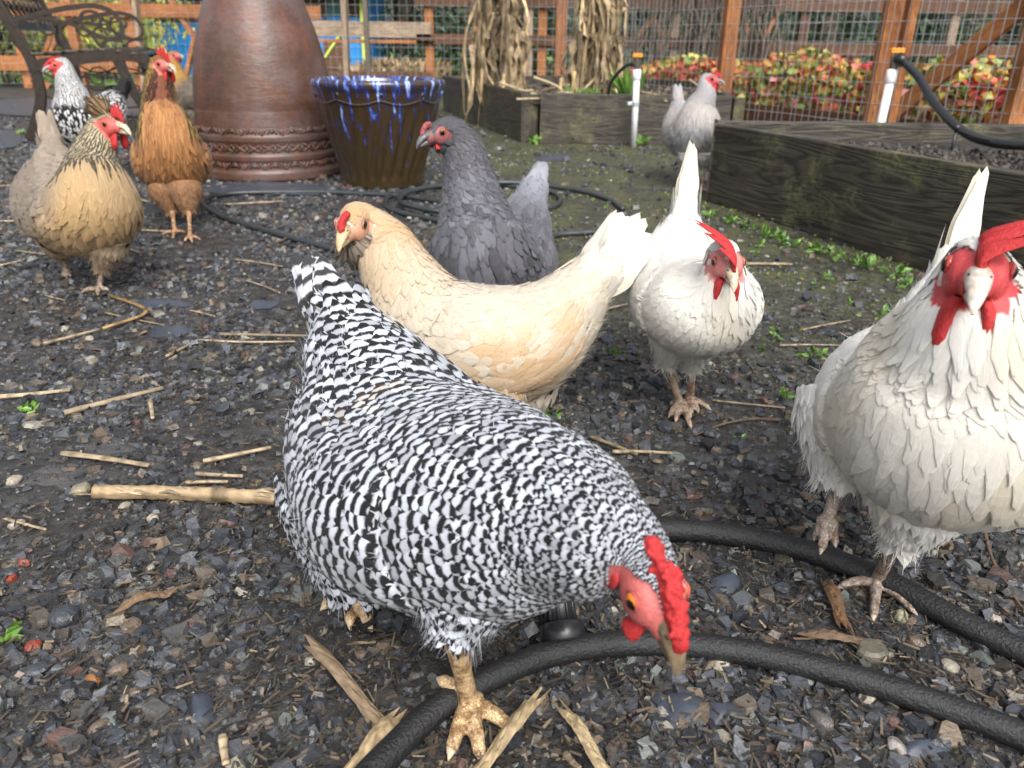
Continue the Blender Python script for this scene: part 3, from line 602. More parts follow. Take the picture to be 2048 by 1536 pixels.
mb.build('ribs', M['plastic'], ft, True)
g2 = .0085
hose('garden_hose', 'slim dark garden hose looping round in front of the terracotta jar', [gz(735, 520, g2), gz(660, 497, g2), gz(580, 475, g2), gz(500, 452, g2), gz(440, 430, g2), gz(408, 408, g2), gz(425, 393, g2), gz(480, 386, g2), gz(600, 384, g2), gz(700, 386, g2), gz(800, 392, g2), gz(880, 404, g2), gz(950, 420, g2)], .0085, M['hose'], 160, 1)
hose('garden_hose', 'coiled dark garden hose lying behind the slate grey hen', [gz(960, 465, g2), gz(870, 440, g2), gz(800, 425, g2), gz(770, 408, g2), gz(790, 388, g2), gz(870, 374, g2), gz(980, 370, g2), gz(1080, 378, g2), gz(1120, 395, g2+.004), gz(1105, 415, g2), gz(1050, 425, g2), gz(960, 428, g2), gz(860, 420, g2+.014), gz(800, 402, g2+.012), gz(830, 380, g2+.012), gz(930, 367, g2+.014), gz(1050, 366, g2+.012), gz(1150, 380, g2), gz(1215, 398, g2), gz(1246, 418, g2)], .0085, M['hose'], 220, 1)
hose('garden_hose', 'short run of dark garden hose emerging from behind the cream hen', [gz(1060, 485, g2), gz(1110, 470, g2), gz(1160, 466, g2), gz(1205, 462, g2), gz(1260, 448, .006)], .0085, M['hose'], 40, 1)

# ---- dried corn bundles in the far bed
def corn(label, cx, cy, spread, seed, n=11, lean=0):
    rg = np.random.default_rng(seed); rt = tag(empty('corn_bundle', (cx, cy, .2)), label, 'corn stalks', 'dried corn bundles')
    tops = []
    for k in range(n):
        a = rg.uniform(0, 6.28); rr = spread*rg.uniform(.35, 1.0); b = np.array([cx+rr*math.cos(a), cy+rr*math.sin(a)*.6, .19]); t = np.array([cx+lean+rg.normal(0, .03), cy+rg.normal(0, .03), 1.5]); pts = spline([b, b*.6+t*.4+rg.normal(0, .02, 3), t], 12)
        rad = .0085*np.linspace(1.1, .8, 12)*(1+.18*(np.arange(12) % 3 == 0)); MB().tube(pts, rad, 8, rg.uniform(.7, 1.25)*np.array([1, .95, .8])).build('stalk', M['dryleaf'], rt, True); tops.append(pts)
    for k in range(105):
        p = tops[rg.integers(0, n)][rg.integers(3, 11)]; a = rg.uniform(0, 6.28); ln = rg.uniform(.25, .55); o2 = np.array([math.cos(a), math.sin(a)*.8, 0]); w = rg.uniform(.006, .022)
        pth = spline([p, p+o2*.05+np.array([0, 0, .03]), p+o2*rg.uniform(.03, .12)-np.array([0, 0, ln*.45])+rg.normal(0, .025, 3), p+o2*rg.uniform(.0, .14)+rg.normal(0, .03, 3)-np.array([0, 0, ln])], 9); sdv = np.array([-o2[1], o2[0], 0]); V = []
        for i, q in enumerate(pth): ww = w*math.sin(math.pi*(.12+.85*i/8))*.5; tw = rg.normal(0, .011, 3); V += [q+sdv*ww+tw, q+o2*.010, q-sdv*ww-tw]
        F = [(i*3+j, i*3+j+1, i*3+j+4, i*3+j+3) for i in range(8) for j in range(2)]; MB().add(V, F, rg.lognormal(-.15, .5)*np.array([1, .96, .88])).build('leaf', M['dryleaf'], rt)
c1 = P(985, 150, 5.0); c2 = P(1190, 160, 4.75)
corn('tall tied bundle of dried corn stalks nearer the blue pot', c1[0], c1[1], .24, 4, 13, .02); corn('smaller tied bundle of dried corn stalks near the white riser', c2[0], c2[1], .16, 9, 8, .04)
rg = np.random.default_rng(8)
for k in range(26):
    a, b = rg.uniform(0, 1, 2); p = (C0*(1-a)+C2_*a)*(1-b*.5)+(C1*(1-a)+C3*a)*(b*.5); an = rg.uniform(0, 3.14); ln = rg.uniform(.06, .2); d = np.array([math.cos(an), math.sin(an), rg.normal(0, .25)])*ln; c = np.array([p[0], p[1], .225+abs(d[2])*.6])
    if not (C0[0]-.5 < p[0] < C2_[0]): continue
    o = MB().tube(spline([c-d, c+rg.normal(0, .012, 3), c+d], 7), rg.uniform(.004, .010), 7, rg.uniform(.6, 1.3)).build('corn_stub', M['dryleaf'], None, True); tag(o, 'broken dry corn stub lying on the planted bed', 'corn stub', 'corn stubs on the planted bed')
for (x, y, h, lb) in ((1120, 150, .12, 'cut corn stump'), (1005, 158, .14, 'cut corn stump'), (1395-1100+850, 165, .16, 'cut corn stump')):
    p = P(x, y, 4.6); o = MB().tube([(p[0], p[1], .19), (p[0]+.01, p[1], .20+h)], [.013, .011], 9, (1.15, 1.05, .8)).build('corn_stump', M['dryleaf'], None, True); tag(o, 'cut corn stump standing upright in the planted bed', 'corn stump', 'corn stumps in the planted bed')
for x, y, d in ((1135, 170, 4.45), (1160, 175, 4.45), (1190, 172, 4.5), (1250, 165, 4.5), (1264, 172, 4.45)):
    p = P(x, y+12, d); k = 26; pos = np.column_stack([p[0]+rg.normal(0, .018, k), p[1]+rg.normal(0, .018, k), np.full(k, .205)]); tall = .20 if x > 1240 else .09
    o = leaf_obj('green_sprout', k, rg, pos, rg.uniform(.6, 1.2, k)*tall, np.array([(.12, .24, .04)])*rg.uniform(.6, 1.4, (k, 1)), M['leaf'], None, up=4.0, asp=.10, droop=.05); tag(o, 'tuft of green onion-like shoots in the planted bed' if x > 1240 else 'low tuft of green seedlings in the planted bed', 'plant', 'green shoots in the planted bed' if x > 1240 else 'seedlings in the planted bed')

# ---- autumn foliage bed behind the wire fence
rg = np.random.default_rng(21); n = 8000; s = rg.uniform(-1.6, .35, n); fx = 1.08-1.21*s; fy = 6.3+2.3*s; nrml = np.array([2.3, 1.21])/2.6
of = rg.uniform(.30, 1.05, n); hgt = .40*np.sqrt(np.clip(1-((of-.62)/.50)**2, .05, 1))*(1+.12*pn_(np.column_stack([fx, fy, of]), 3.0)); z = hgt*np.where(rg.uniform(0, 1, n) < .7, rg.uniform(.82, 1.05, n), rg.uniform(.1, .8, n))
pos = np.column_stack([fx+nrml[0]*of, fy+nrml[1]*of, z]); pal = np.array([(.55, .05, .05), (.60, .16, .08), (.58, .30, .06), (.48, .44, .09), (.26, .38, .09), (.16, .28, .07), (.60, .22, .22)]); 
cols = pal[np.clip((rg.normal(0, 1.3, n)+3+1.6*pn_(pos, 3.2, 2)).astype(int), 0, 6)]*rg.uniform(.6, 1.3, (n, 1))
fo = empty('autumn_strawberry_plants', (2.1, 5.8, 0)); tag(fo, 'low red yellow and green leafy plants spilling over behind the wire fence', 'plants')
o = leaf_obj('foliage', n, rg, pos, rg.uniform(.045, .085, n), cols, M['leaf'], fo, up=.9, asp=.75, droop=.25); o['kind'] = 'stuff'
st = MB()
for k in range(160):
    i = rg.integers(0, n); p = pos[i]; st.tube(spline([p*np.array([1, 1, 0])+np.array([-.25*nrml[0]*rg.uniform(0, 1), -.25*nrml[1]*rg.uniform(0, 1), .0]), p*np.array([1, 1, .6]), p], 5), .0025, 4, (1, .25, .2))
o = st.build('stems', M['bark_pale'], fo, True); o['kind'] = 'stuff'
p, q = fpt(.3), fpt(-1.5); beam('edging_board', fo, (*(p+nrml*.28), .07), (*(q+nrml*.28), .07), .14, .04, M['cedar_dark'])

# ---- vegetation behind
def tree(name, label, cat, x, y, h, w, n, pal, seed, size=(.10, .24), conic=True, group=None, up=.2, asp=.35, base=.02):
    rg = np.random.default_rng(seed); rt = tag(empty(name, (x, y, 0)), label, cat, group)
    tp = [(x, y, 0), (x+rg.normal(0, .05), y, h*.5), (x, y, h*.95)]; mb = MB(); mb.tube(spline(tp, 12), np.linspace(w*.06, .01, 12), 8)
    nb = 36; ends = []
    for k in range(nb):
        z = h*(base+.88*(k+.5)/nb); rr = w*.5*((1-z/h)**.75 if conic else math.sin(math.pi*min(.98, .22+.75*z/h))**.7)*rg.uniform(.75, 1.1); a = k*2.4+rg.normal(0, .3); e = np.array([x+rr*math.cos(a), y+rr*math.sin(a), z-rr*(.22 if conic else -.3)]); s0 = np.array([x, y, z*.92]); ends.append((s0, e)); mb.tube(spline([s0, (s0+e)/2+np.array([0, 0, .04]), e], 5), np.linspace(.02, .005, 5), 5)
    mb.build('trunk', M['bark'], rt, True)
    i = rg.integers(0, nb, n); t = np.clip(rg.beta(2.2, 1.2, n), 0, 1)[:, None]; S0 = np.array([e[0] for e in ends])[i]; E0 = np.array([e[1] for e in ends])[i]
    pos = S0*(1-t)+E0*t+rg.normal(0, 1, (n, 3))*np.array([.16, .16, .10])*w*.5; pos[:, 2] = np.maximum(pos[:, 2], .02)
    pa = np.array(pal); cols = pa[rg.integers(0, len(pa), n)]*rg.uniform(.6, 1.35, (n, 1))*(1+.25*pn_(pos, 3.0)[:, None])
    o = leaf_obj('crown', n, rg, pos, rg.uniform(*size, n), np.clip(cols, 0, 1), M['leaf'], rt, up=up, asp=asp, droop=.3); o['kind'] = 'stuff'
dk_ = [(.022, .045, .022), (.035, .065, .030), (.05, .085, .035)]
for k, (px, Y, h, w) in enumerate(((800, 14, 5.5, 3.4), (930, 13, 5, 2.8), (1060, 14.5, 6, 3.6), (1210, 13.2, 5, 3.0), (1360, 14, 5.5, 3.4), (1500, 13, 5, 3.0), (1640, 12.4, 4.6, 2.8), (1790, 13.5, 5.5, 3.4), (1930, 12.4, 5, 3.0), (2080, 13, 5, 3.2))):
    tree('conifer_tree', 'dark green conifer in the row behind the back fence', 'tree', XB(px, Y), Y, h, w, 2900, dk_, 50+k, group='conifers behind the back fence')
for k, (px, Y) in enumerate(((560, 20), (250, 22), (60, 19), (-120, 17), (420, 21), (700, 19), (1000, 18.5), (1300, 18.5), (1600, 18), (1900, 17))):
    tree('conifer_tree', 'taller evergreen in the far row beyond the coop and fence', 'tree', XB(px, Y), Y, 8, 5.0, 1500, dk_, 80+k, size=(.2, .45), group='far evergreens')
tree('willow_shrub', 'yellow leaved autumn shrub growing beyond the bench', 'shrub', XB(190, 10.8), 10.8, 2.4, 2.2, 4200, [(.60, .54, .08), (.52, .52, .10), (.62, .48, .08), (.34, .42, .09)], 71, size=(.07, .16), conic=False, up=-.6, asp=.3, base=.12)
tree('shrub', 'small yellow green shrub at the fence left of the bench', 'shrub', XB(-10, 9.6), 9.6, 1.1, 1.2, 1500, [(.22, .28, .05), (.36, .34, .07), (.12, .2, .04)], 72, size=(.05, .10), conic=False)
for k, (px, Y, h) in enumerate(((110, 13.5, .9), (215, 14, .9), (30, 14, .8), (270, 13, .7))):
    tree('garden_shrub', 'low dark green shrub on the lawn behind the bench', 'shrub', XB(px, Y), Y, h, 1.2, 900, [(.05, .10, .03), (.09, .14, .04)], 90+k, size=(.06, .12), conic=False, group='shrubs on the lawn')
for k, px in enumerate((745, 790, 830, 770)):
    rg = np.random.default_rng(120+k); x = XB(px, 11.2); nn = 320; pos = np.column_stack([x+rg.normal(0, .16, nn), 11.2+rg.normal(0, .16, nn), np.zeros(nn)])
    o = leaf_obj('grass_tuft', nn, rg, pos, rg.uniform(.25, .5, nn), np.array([(.42, .30, .17)])*rg.uniform(.6, 1.25, (nn, 1)), M['leaf'], None, up=3.2, asp=.05, droop=.3); tag(o, 'dry tan ornamental grass tuft beyond the fence', 'grass', 'dry grass tufts')
rg = np.random.default_rng(77); nn = 9000; x = rg.uniform(-9, 4, nn); y = rg.uniform(9.65, 13.5, nn)
o = leaf_obj('lawn_grass', nn, rg, np.column_stack([x, y, 0*x]), rg.uniform(.04, .09, nn), np.array([(.20, .36, .07)])*rg.uniform(.6, 1.4, (nn, 1)), M['leaf'], None, up=2.5, asp=.12, droop=.2); tag(o, 'green lawn grass beyond the fence', 'grass', kind='stuff')
# climbing vine remains on the back fence
rg = np.random.default_rng(31)
for k, px in enumerate((1408, 1500, 1300, 1450)):
    mb = MB(); x = XB(px, 8.7)
    for j in range(16):
        p = np.array([x+rg.normal(0, .10), 8.75+rg.normal(0, .04), 0]); pts = [p]
        for i in range(6): p = p+np.array([rg.normal(0, .07), rg.normal(0, .03), .25]); pts.append(p)
        mb.tube(spline(pts, 14), np.linspace(.014, .005, 14)*rg.uniform(.5, 1.6), 5)
    o = mb.build('bare_vine', M['bark'], None, True); tag(o, 'bare brown vine stems climbing the back fence', 'vine', 'bare vines on the back fence')
# ================================================================== HENS
def feather_mat(name, kind, rough=.62, warm=0.0):
    m, t, b = new_mat(name)
    uv = nd(t, 'ShaderNodeUVMap', uv_map='UVMap'); sp = nd(t, 'ShaderNodeSeparateXYZ', {0: uv})
    s = sp.outputs[0]; tt = mth(t, 'MULTIPLY_ADD', sp.outputs[1], 2.0, -1.0); at = mth(t, 'ABSOLUTE', tt)
    t2 = mth(t, 'MULTIPLY', tt, tt)
    c1 = nd(t, 'ShaderNodeAttribute', attribute_name='Col').outputs['Color']
    c2 = nd(t, 'ShaderNodeAttribute', attribute_name='Col2').outputs['Color']
    pat = nd(t, 'ShaderNodeAttribute', attribute_name='pat').outputs['Fac']
    rnd = nd(t, 'ShaderNodeAttribute', attribute_name='rnd').outputs['Fac']
    v = coord(t); wob = mth(t, 'SUBTRACT', noise(t, v, 160, 2), .5)
    if kind == 'barred':
        ph = mth(t, 'ADD', mth(t, 'MULTIPLY', pat, mth(t, 'SUBTRACT', 1.0, s)), mth(t, 'MULTIPLY', t2, -.22))
        ph = mth(t, 'ADD', ph, mth(t, 'MULTIPLY', wob, .30)); ph = mth(t, 'ADD', ph, mth(t, 'MULTIPLY', rnd, .10))
        w = mth(t, 'SINE', mth(t, 'MULTIPLY', ph, 6.2832))
        f = ramp(t, mth(t, 'MULTIPLY_ADD', w, .5, .5), [(.32, 0), (.72, 1)]).outputs[0]
        col = mixc(t, f, c1, c2)
    elif kind == 'laced':
        a = mth(t, 'DIVIDE', mth(t, 'SUBTRACT', s, .78), .17); a = mth(t, 'MULTIPLY', a, a)
        e = mth(t, 'ADD', a, mth(t, 'MULTIPLY', t2, pat))
        e = mth(t, 'ADD', e, mth(t, 'MULTIPLY', wob, .5))
        f = ramp(t, e, [(.62, 0), (.88, 1)]).outputs[0]; col = mixc(t, f, c1, c2)
    elif kind == 'streak':
        e = mth(t, 'ADD', mth(t, 'MULTIPLY', at, pat), mth(t, 'MULTIPLY', wob, .45))
        f = ramp(t, e, [(.25, 1), (.6, 0)]).outputs[0]; col = mixc(t, f, c1, c2)
    else:
        e = mth(t, 'MAXIMUM', mth(t, 'POWER', at, 2.5), mth(t, 'POWER', s, 7.0))
        e = mth(t, 'ADD', e, mth(t, 'MULTIPLY', wob, .5))
        f = ramp(t, e, [(.35, 0), (1.0, 1)]).outputs[0]; col = mixc(t, f, c1, c2)
    bc = nd(t, 'ShaderNodeCombineXYZ', {0: mth(t, 'MULTIPLY_ADD', s, 34.0, mth(t, 'MULTIPLY', at, -16.0)), 1: mth(t, 'MULTIPLY', tt, 2.0), 2: mth(t, 'MULTIPLY', rnd, 40.0)})
    bn = noise(t, bc, 1.6, 3, .65)
    col = mixc(t, 1.0, col, ramp(t, bn, [(.25, .82), (.7, 1.0)]).outputs[0], 'MULTIPLY')
    shaft = ramp(t, at, [(0.0, .92), (.07, 1.0)]).outputs[0]
    col = mixc(t, 1.0, col, shaft, 'MULTIPLY')
    L_(t, col, b.inputs['Base Color']); b.inputs['Roughness'].default_value = rough
    b.inputs['Specular IOR Level'].default_value = .25
    b.inputs['Sheen Weight'].default_value = .12; b.inputs['Sheen Roughness'].default_value = .5
    bump(t, bn, .35, .0012, b)
    tr = nd(t, 'ShaderNodeBsdfTranslucent', {'Color': col}); ms = nd(t, 'ShaderNodeMixShader', {0: .28, 1: b.outputs[0], 2: tr.outputs[0]})
    L_(t, ms, t.nodes['Material Output'].inputs['Surface'])
    return m
FM = {k: feather_mat('feathers_'+k, k) for k in ('barred', 'laced', 'streak', 'plain')}
def skin_mat():
    m, t, b = new_mat('hen_skin'); v = coord(t)
    c = nd(t, 'ShaderNodeAttribute', attribute_name='Col').outputs['Color']
    n = noise(t, v, 420, 4, .7)
    c = mixc(t, 1.0, c, ramp(t, n, [(.3, .62), (.7, 1.12)]).outputs[0], 'MULTIPLY')
    L_(t, c, b.inputs['Base Color']); b.inputs['Roughness'].default_value = .5
    b.inputs['Subsurface Weight'].default_value = .12; b.inputs['Subsurface Radius'].default_value = (.004, .0015, .001)
    b.inputs['Subsurface Scale'].default_value = .6
    b.inputs['Specular IOR Level'].default_value = .3; bump(t, n, .8, .002, b); return m
def body_mat():
    m, t, b = new_mat('hen_body'); v = coord(t)
    c = nd(t, 'ShaderNodeAttribute', attribute_name='Col').outputs['Color']
    sc = nd(t, 'ShaderNodeAttribute', attribute_name='scaly').outputs['Fac']
    vo = nd(t, 'ShaderNodeTexVoronoi', {'Vector': v, 'Scale': 330.0}, feature='DISTANCE_TO_EDGE')
    e = ramp(t, vo.outputs['Distance'], [(.0, .45), (.12, 1.0)]).outputs[0]
    n = noise(t, v, 90, 4, .7)
    dirt = ramp(t, n, [(.40, (.35, .27, .20)), (.56, (1, 1, 1))]).outputs[0]
    leg = mixc(t, 1.0, mixc(t, 1.0, c, e, 'MULTIPLY'), dirt, 'MULTIPLY')
    n2 = noise(t, v, 420, 4, .7)
    plain = mixc(t, 1.0, c, ramp(t, n2, [(.3, .7), (.7, 1.1)]).outputs[0], 'MULTIPLY')
    L_(t, mixc(t, sc, plain, leg), b.inputs['Base Color']); b.inputs['Roughness'].default_value = .55
    h = mixc(t, sc, n2, e); bump(t, h, .6, .0012, b); return m
SKIN, BODY = skin_mat(), body_mat()
_m, _t, _b = new_mat('hen_eye'); L_(_t, nd(_t, 'ShaderNodeAttribute', attribute_name='Col').outputs['Color'], _b.inputs['Base Color'])
_b.inputs['Roughness'].default_value = .08; EYE = _m
_m, _t, _b = new_mat('hen_beak'); _n = noise(_t, coord(_t), 180, 4)
L_(_t, mixc(_t, 1.0, nd(_t, 'ShaderNodeAttribute', attribute_name='Col').outputs['Color'], ramp(_t, _n, [(.35, .55), (.65, 1.1)]).outputs[0], 'MULTIPLY'), _b.inputs['Base Color'])
_b.inputs['Roughness'].default_value = .35; BEAK = _m

class Surf:
    """lofted skin: u runs head to tail, v around (0 = dorsal, .25 = the bird's left)"""
    def __init__(s, C, w, hu, hd, Lat, nu=150, nv=72):
        C = np.asarray(C, float); k = len(C)
        D = np.column_stack([C, w, hu, hd, Lat])
        dense = spline(D, 800)
        seg = np.linalg.norm(np.diff(dense[:, :3], axis=0), axis=1); a = np.concatenate([[0], np.cumsum(seg)])
        s.len = a[-1]; ui = np.linspace(0, a[-1], nu)
        X = np.column_stack([np.interp(ui, a, dense[:, j]) for j in range(dense.shape[1])])
        s.q = np.interp(ui, a, np.linspace(0, k-1, 800))
        c = X[:, :3]; T = nrm(np.gradient(c, axis=0))
        for _ in range(24):
            T[1:-1] = nrm(T[:-2]+2*T[1:-1]+T[2:])
        La = X[:, 6:9]; La = nrm(La-T*np.sum(La*T, 1, keepdims=True)); U = -np.cross(T, La)
        ph = np.linspace(0, 2*np.pi, nv, endpoint=False)
        cw = X[:, 3][:, None]*np.sin(ph); ch = np.where(np.cos(ph) > 0, X[:, 4][:, None], X[:, 5][:, None])*np.cos(ph)
        s.P = c[:, None]+La[:, None]*cw[..., None]+U[:, None]*ch[..., None]
        s.nu, s.nv = nu, nv; s.c = c; s.T = T; s.U = U; s.La = La
        s.refresh()
    def refresh(s):
        Su = np.gradient(s.P, axis=0)*(s.nu-1)
        Pv = np.concatenate([s.P[:, -1:], s.P, s.P[:, :1]], 1); Sv = (Pv[:, 2:]-Pv[:, :-2])/2*s.nv
        s.N = nrm(np.cross(Su, Sv)); out = np.sum(s.N*(s.P-s.c[:, None]), -1, keepdims=True)
        s.N = np.where(out < 0, -s.N, s.N)
        s.su = np.maximum(np.linalg.norm(Su, axis=-1), s.len*.35); s.sv = np.maximum(np.linalg.norm(Sv, axis=-1), .02)
    def ev(s, A, u, v):
        uu = np.clip(u, 0, 1)*(s.nu-1); i = np.minimum(uu.astype(int), s.nu-2); f = uu-i
        vv = (v % 1.0)*s.nv; j = vv.astype(int) % s.nv; g = vv-np.floor(vv); j2 = (j+1) % s.nv
        if A.ndim == 3: f = f[..., None]; g = g[..., None]
        return (A[i, j]*(1-f)+A[i+1, j]*f)*(1-g)+(A[i, j2]*(1-f)+A[i+1, j2]*f)*g
    def pos(s, u, v, off):
        p = s.ev(s.P, u, v)+s.ev(s.N, u, v)*off[..., None]
        over = np.maximum(u-1, 0)*s.len
        return p+s.T[-1]*over[..., None]
    def Q(s, u): return np.interp(np.clip(u, 0, 1), np.linspace(0, 1, s.nu), s.q)

def ftemplate(rows, cols, tip=.42, base=.45):
    j = np.linspace(0, 1, rows+1); t = np.linspace(-1, 1, cols+1)
    prof = base+(1-base)*np.sin(np.minimum(j/.62, 1)*np.pi/2); prof = prof*np.where(j > .62, 1-.30*((j-.62)/.38)**2, 1)
    S = j[:, None]*(1-tip*np.abs(t[None, :])**2.2*np.clip((j[:, None]-.3)/.7, 0, 1)); Tt = t[None, :]*prof[:, None]
    n = cols+1
    F = [(a*n+b, a*n+b+1, (a+1)*n+b+1, (a+1)*n+b) for a in range(rows) for b in range(cols)]
    tn = np.broadcast_to(t[None, :], S.shape)
    return S.ravel(), Tt.ravel(), tn.ravel().copy(), np.array(F)

class Feathers:
    def __init__(s): s.V = []; s.L = []; s.C = []; s.C2 = []; s.uv = []; s.pat = []; s.rnd = []; s.n = 0
    def push(s, V, F, uv, C, C2, pat, rnd):      # V (n,m,3)
        n, m = V.shape[:2]
        s.V.append(V.reshape(-1, 3)); s.uv.append(np.broadcast_to(uv, (n, m, 2)).reshape(-1, 2))
        s.C.append(np.repeat(C, m, 0)); s.C2.append(np.repeat(C2, m, 0)); s.pat.append(np.repeat(pat, m)); s.rnd.append(np.repeat(rnd, m))
        s.L.append((F[None]+(np.arange(n)*m)[:, None, None]+s.n).reshape(-1, 4)); s.n += n*m
    def build(s, name, mat, parent):
        L = np.concatenate(s.L)
        return mesh_np(name, np.concatenate(s.V), L.ravel(), np.full(len(L), 4), mat, parent, np.clip(np.concatenate(s.C), 0, 1), np.concatenate(s.uv), False,
                       {'Col2': np.clip(np.concatenate(s.C2), 0, 1), 'pat': np.concatenate(s.pat), 'rnd': np.concatenate(s.rnd)})

def lay(fe, su, u, v, Ln, Wd, C, C2, pat, tmpl, rng, lift=.10, camber=.16, h0=.0015, ang=.10, jit=.04, flow=None, hj=.0014, twist=.03):
    S, Tt, tn, F = tmpl; n = len(u)
    if n == 0: return
    al = rng.normal(0, ang, n) + (0 if flow is None else flow)
    Lx = (S[None]+(rng.normal(0, jit, (n, len(S)))*(S[None] > .75)))*Ln[:, None]; Wx = Tt[None]*Wd[:, None]/2
    ca, sa = np.cos(al)[:, None], np.sin(al)[:, None]
    su_ = su.ev(su.su, u, v)[:, None]; sv_ = su.ev(su.sv, u, v)[:, None]
    uu = u[:, None]+(Lx*ca-Wx*sa)/su_; vv = v[:, None]+(Lx*sa+Wx*ca)/sv_
    lf = lift*rng.uniform(.5, 1.6, n)[:, None]
    off = h0+rng.uniform(0, hj, n)[:, None]+lf*Lx*np.minimum(S[None], .85)-camber*(tn[None]**2)*Wd[:, None]*.5*(.3+S[None])+twist*tn[None]*Wd[:, None]
    V = su.pos(uu, vv, off)
    fe.push(V, F, np.stack([S, tn*.5+.5], -1), C, C2, pat, rng.uniform(0, 1, n))

def blade(fe, B, D, Wv, Nn, Ln, Wd, C, C2, pat, tmpl, rng, curve=0.0, camber=.12, jit=.02):
    """free feathers (tail, wing tips): base B, direction D, width axis Wv, normal Nn; all (n,3)"""
    S, Tt, tn, F = tmpl; n = len(B)
    Lx = (S[None]+rng.normal(0, jit, (n, len(S)))*(S[None] > .8))*Ln[:, None]
    V = B[:, None]+D[:, None]*Lx[..., None]+Wv[:, None]*(Tt[None]*Wd[:, None]/2)[..., None]
    V = V+Nn[:, None]*((curve*Ln[:, None]*S[None]**2)-camber*Wd[:, None]*.5*tn[None]**2)[..., None]
    fe.push(V, F, np.stack([S, tn*.5+.5], -1), C, C2, pat, rng.uniform(0, 1, n))

def strands(fe, su, u, v, Ln, wd, C, rng, lift=.5):
    n = len(u); S = np.array([0, 0, .5, .5, 1, 1.0]); Tt = np.array([-1, 1, -.8, .8, -.15, .15]); F = np.array([(0, 1, 3, 2), (2, 3, 5, 4)])
    lay(fe, su, u, v, Ln, np.full(n, wd), C, C, np.zeros(n), (S, Tt, Tt, F), rng, lift=lift, camber=0, ang=.5, jit=0)

def head_frame(Hc, fwd, tilt=0.0):
    f = nrm(fwd); l = nrm(np.cross([0, 0, 1.0], f)); u = np.cross(f, l)
    if tilt: l, u = l*math.cos(tilt)+u*math.sin(tilt), u*math.cos(tilt)-l*math.sin(tilt)
    return f, l, u

def comb_single(hf, hs, h, spikes, a0=.030, a1=-.022, flop=0.0, seed=0, c0=.013, deep=.7):
    """upright or flopping blade comb with pointed tips"""
    Hc, f, l, u = hf; rg = np.random.default_rng(seed); na, nc = spikes*6+1, 7; V = []; F = []
    def pt(i, j, side):
        x = i/(na-1); a = a0+(a1-a0)*x
        env = (math.sin(math.pi*(.12+.80*x))**.7)
        sp = abs(((x*spikes) % 1.0)-.5)*2; sp = (1-sp)**.8
        top = h*env*(1-deep+deep*sp)
        c = top*j/(nc-1); th = .0034*(1-.72*(j/(nc-1)))*(.35+.65*min(1, 6*min(x, 1-x)+.2))
        bl = flop*(max(0, c-.008)**1.35)*5.5
        return Hc+f*((a-.012*(c/.03)*x)*hs)+u*((c0-.006*(x-.4)**2*8+c*(1-abs(flop)*.28*j/(nc-1)))*hs)+l*((bl+side*th)*hs)
    for side in (1, -1):
        for i in range(na):
            for j in range(nc): V.append(pt(i, j, side))
    o = na*nc
    for i in range(na-1):
        for j in range(nc-1):
            a = i*nc+j; F.append((a, a+nc, a+nc+1, a+1)); F.append((o+a, o+a+1, o+a+nc+1, o+a+nc))
    for i in range(na-1):
        F.append((i*nc+nc-1, (i+1)*nc+nc-1, o+(i+1)*nc+nc-1, o+i*nc+nc-1)); F.append((i*nc, o+i*nc, o+(i+1)*nc, (i+1)*nc))
    for i in (0, na-1):
        for j in range(nc-1): F.append((i*nc+j, i*nc+j+1, o+i*nc+j+1, o+i*nc+j))
    return V, F

def remeshed(name, mb, voxel, smooth=4, dec=1.0):
    o = mb.build('tmp_'+name, None, cols=False, smooth=True)
    m = o.modifiers.new('r', 'REMESH'); m.mode = 'VOXEL'; m.voxel_size = voxel
    if smooth: s = o.modifiers.new('s', 'SMOOTH'); s.factor = .5; s.iterations = smooth
    if dec < 1: d_ = o.modifiers.new('d', 'DECIMATE'); d_.ratio = dec
    dg = bpy.context.evaluated_depsgraph_get(); dg.update()
    me = bpy.data.meshes.new_from_object(o.evaluated_get(dg)); old = o.data
    bpy.data.objects.remove(o); bpy.data.meshes.remove(old); me.name = name; me.materials.clear()
    for p in me.polygons: p.use_smooth = True
    return me
def set_attr(me, cols, extra=None):
    a = me.color_attributes.new('Col', 'FLOAT_COLOR', 'POINT'); c = np.ones((len(me.vertices), 4), np.float32); c[:, :3] = cols
    a.data.foreach_set('color', c.ravel())
    for k, v in (extra or {}).items():
        b = me.attributes.new(k, 'FLOAT', 'POINT'); b.data.foreach_set('value', np.asarray(v, np.float32))
def verts_np(me):
    V = np.empty(len(me.vertices)*3, np.float32); me.vertices.foreach_get('co', V); return V.reshape(-1, 3)

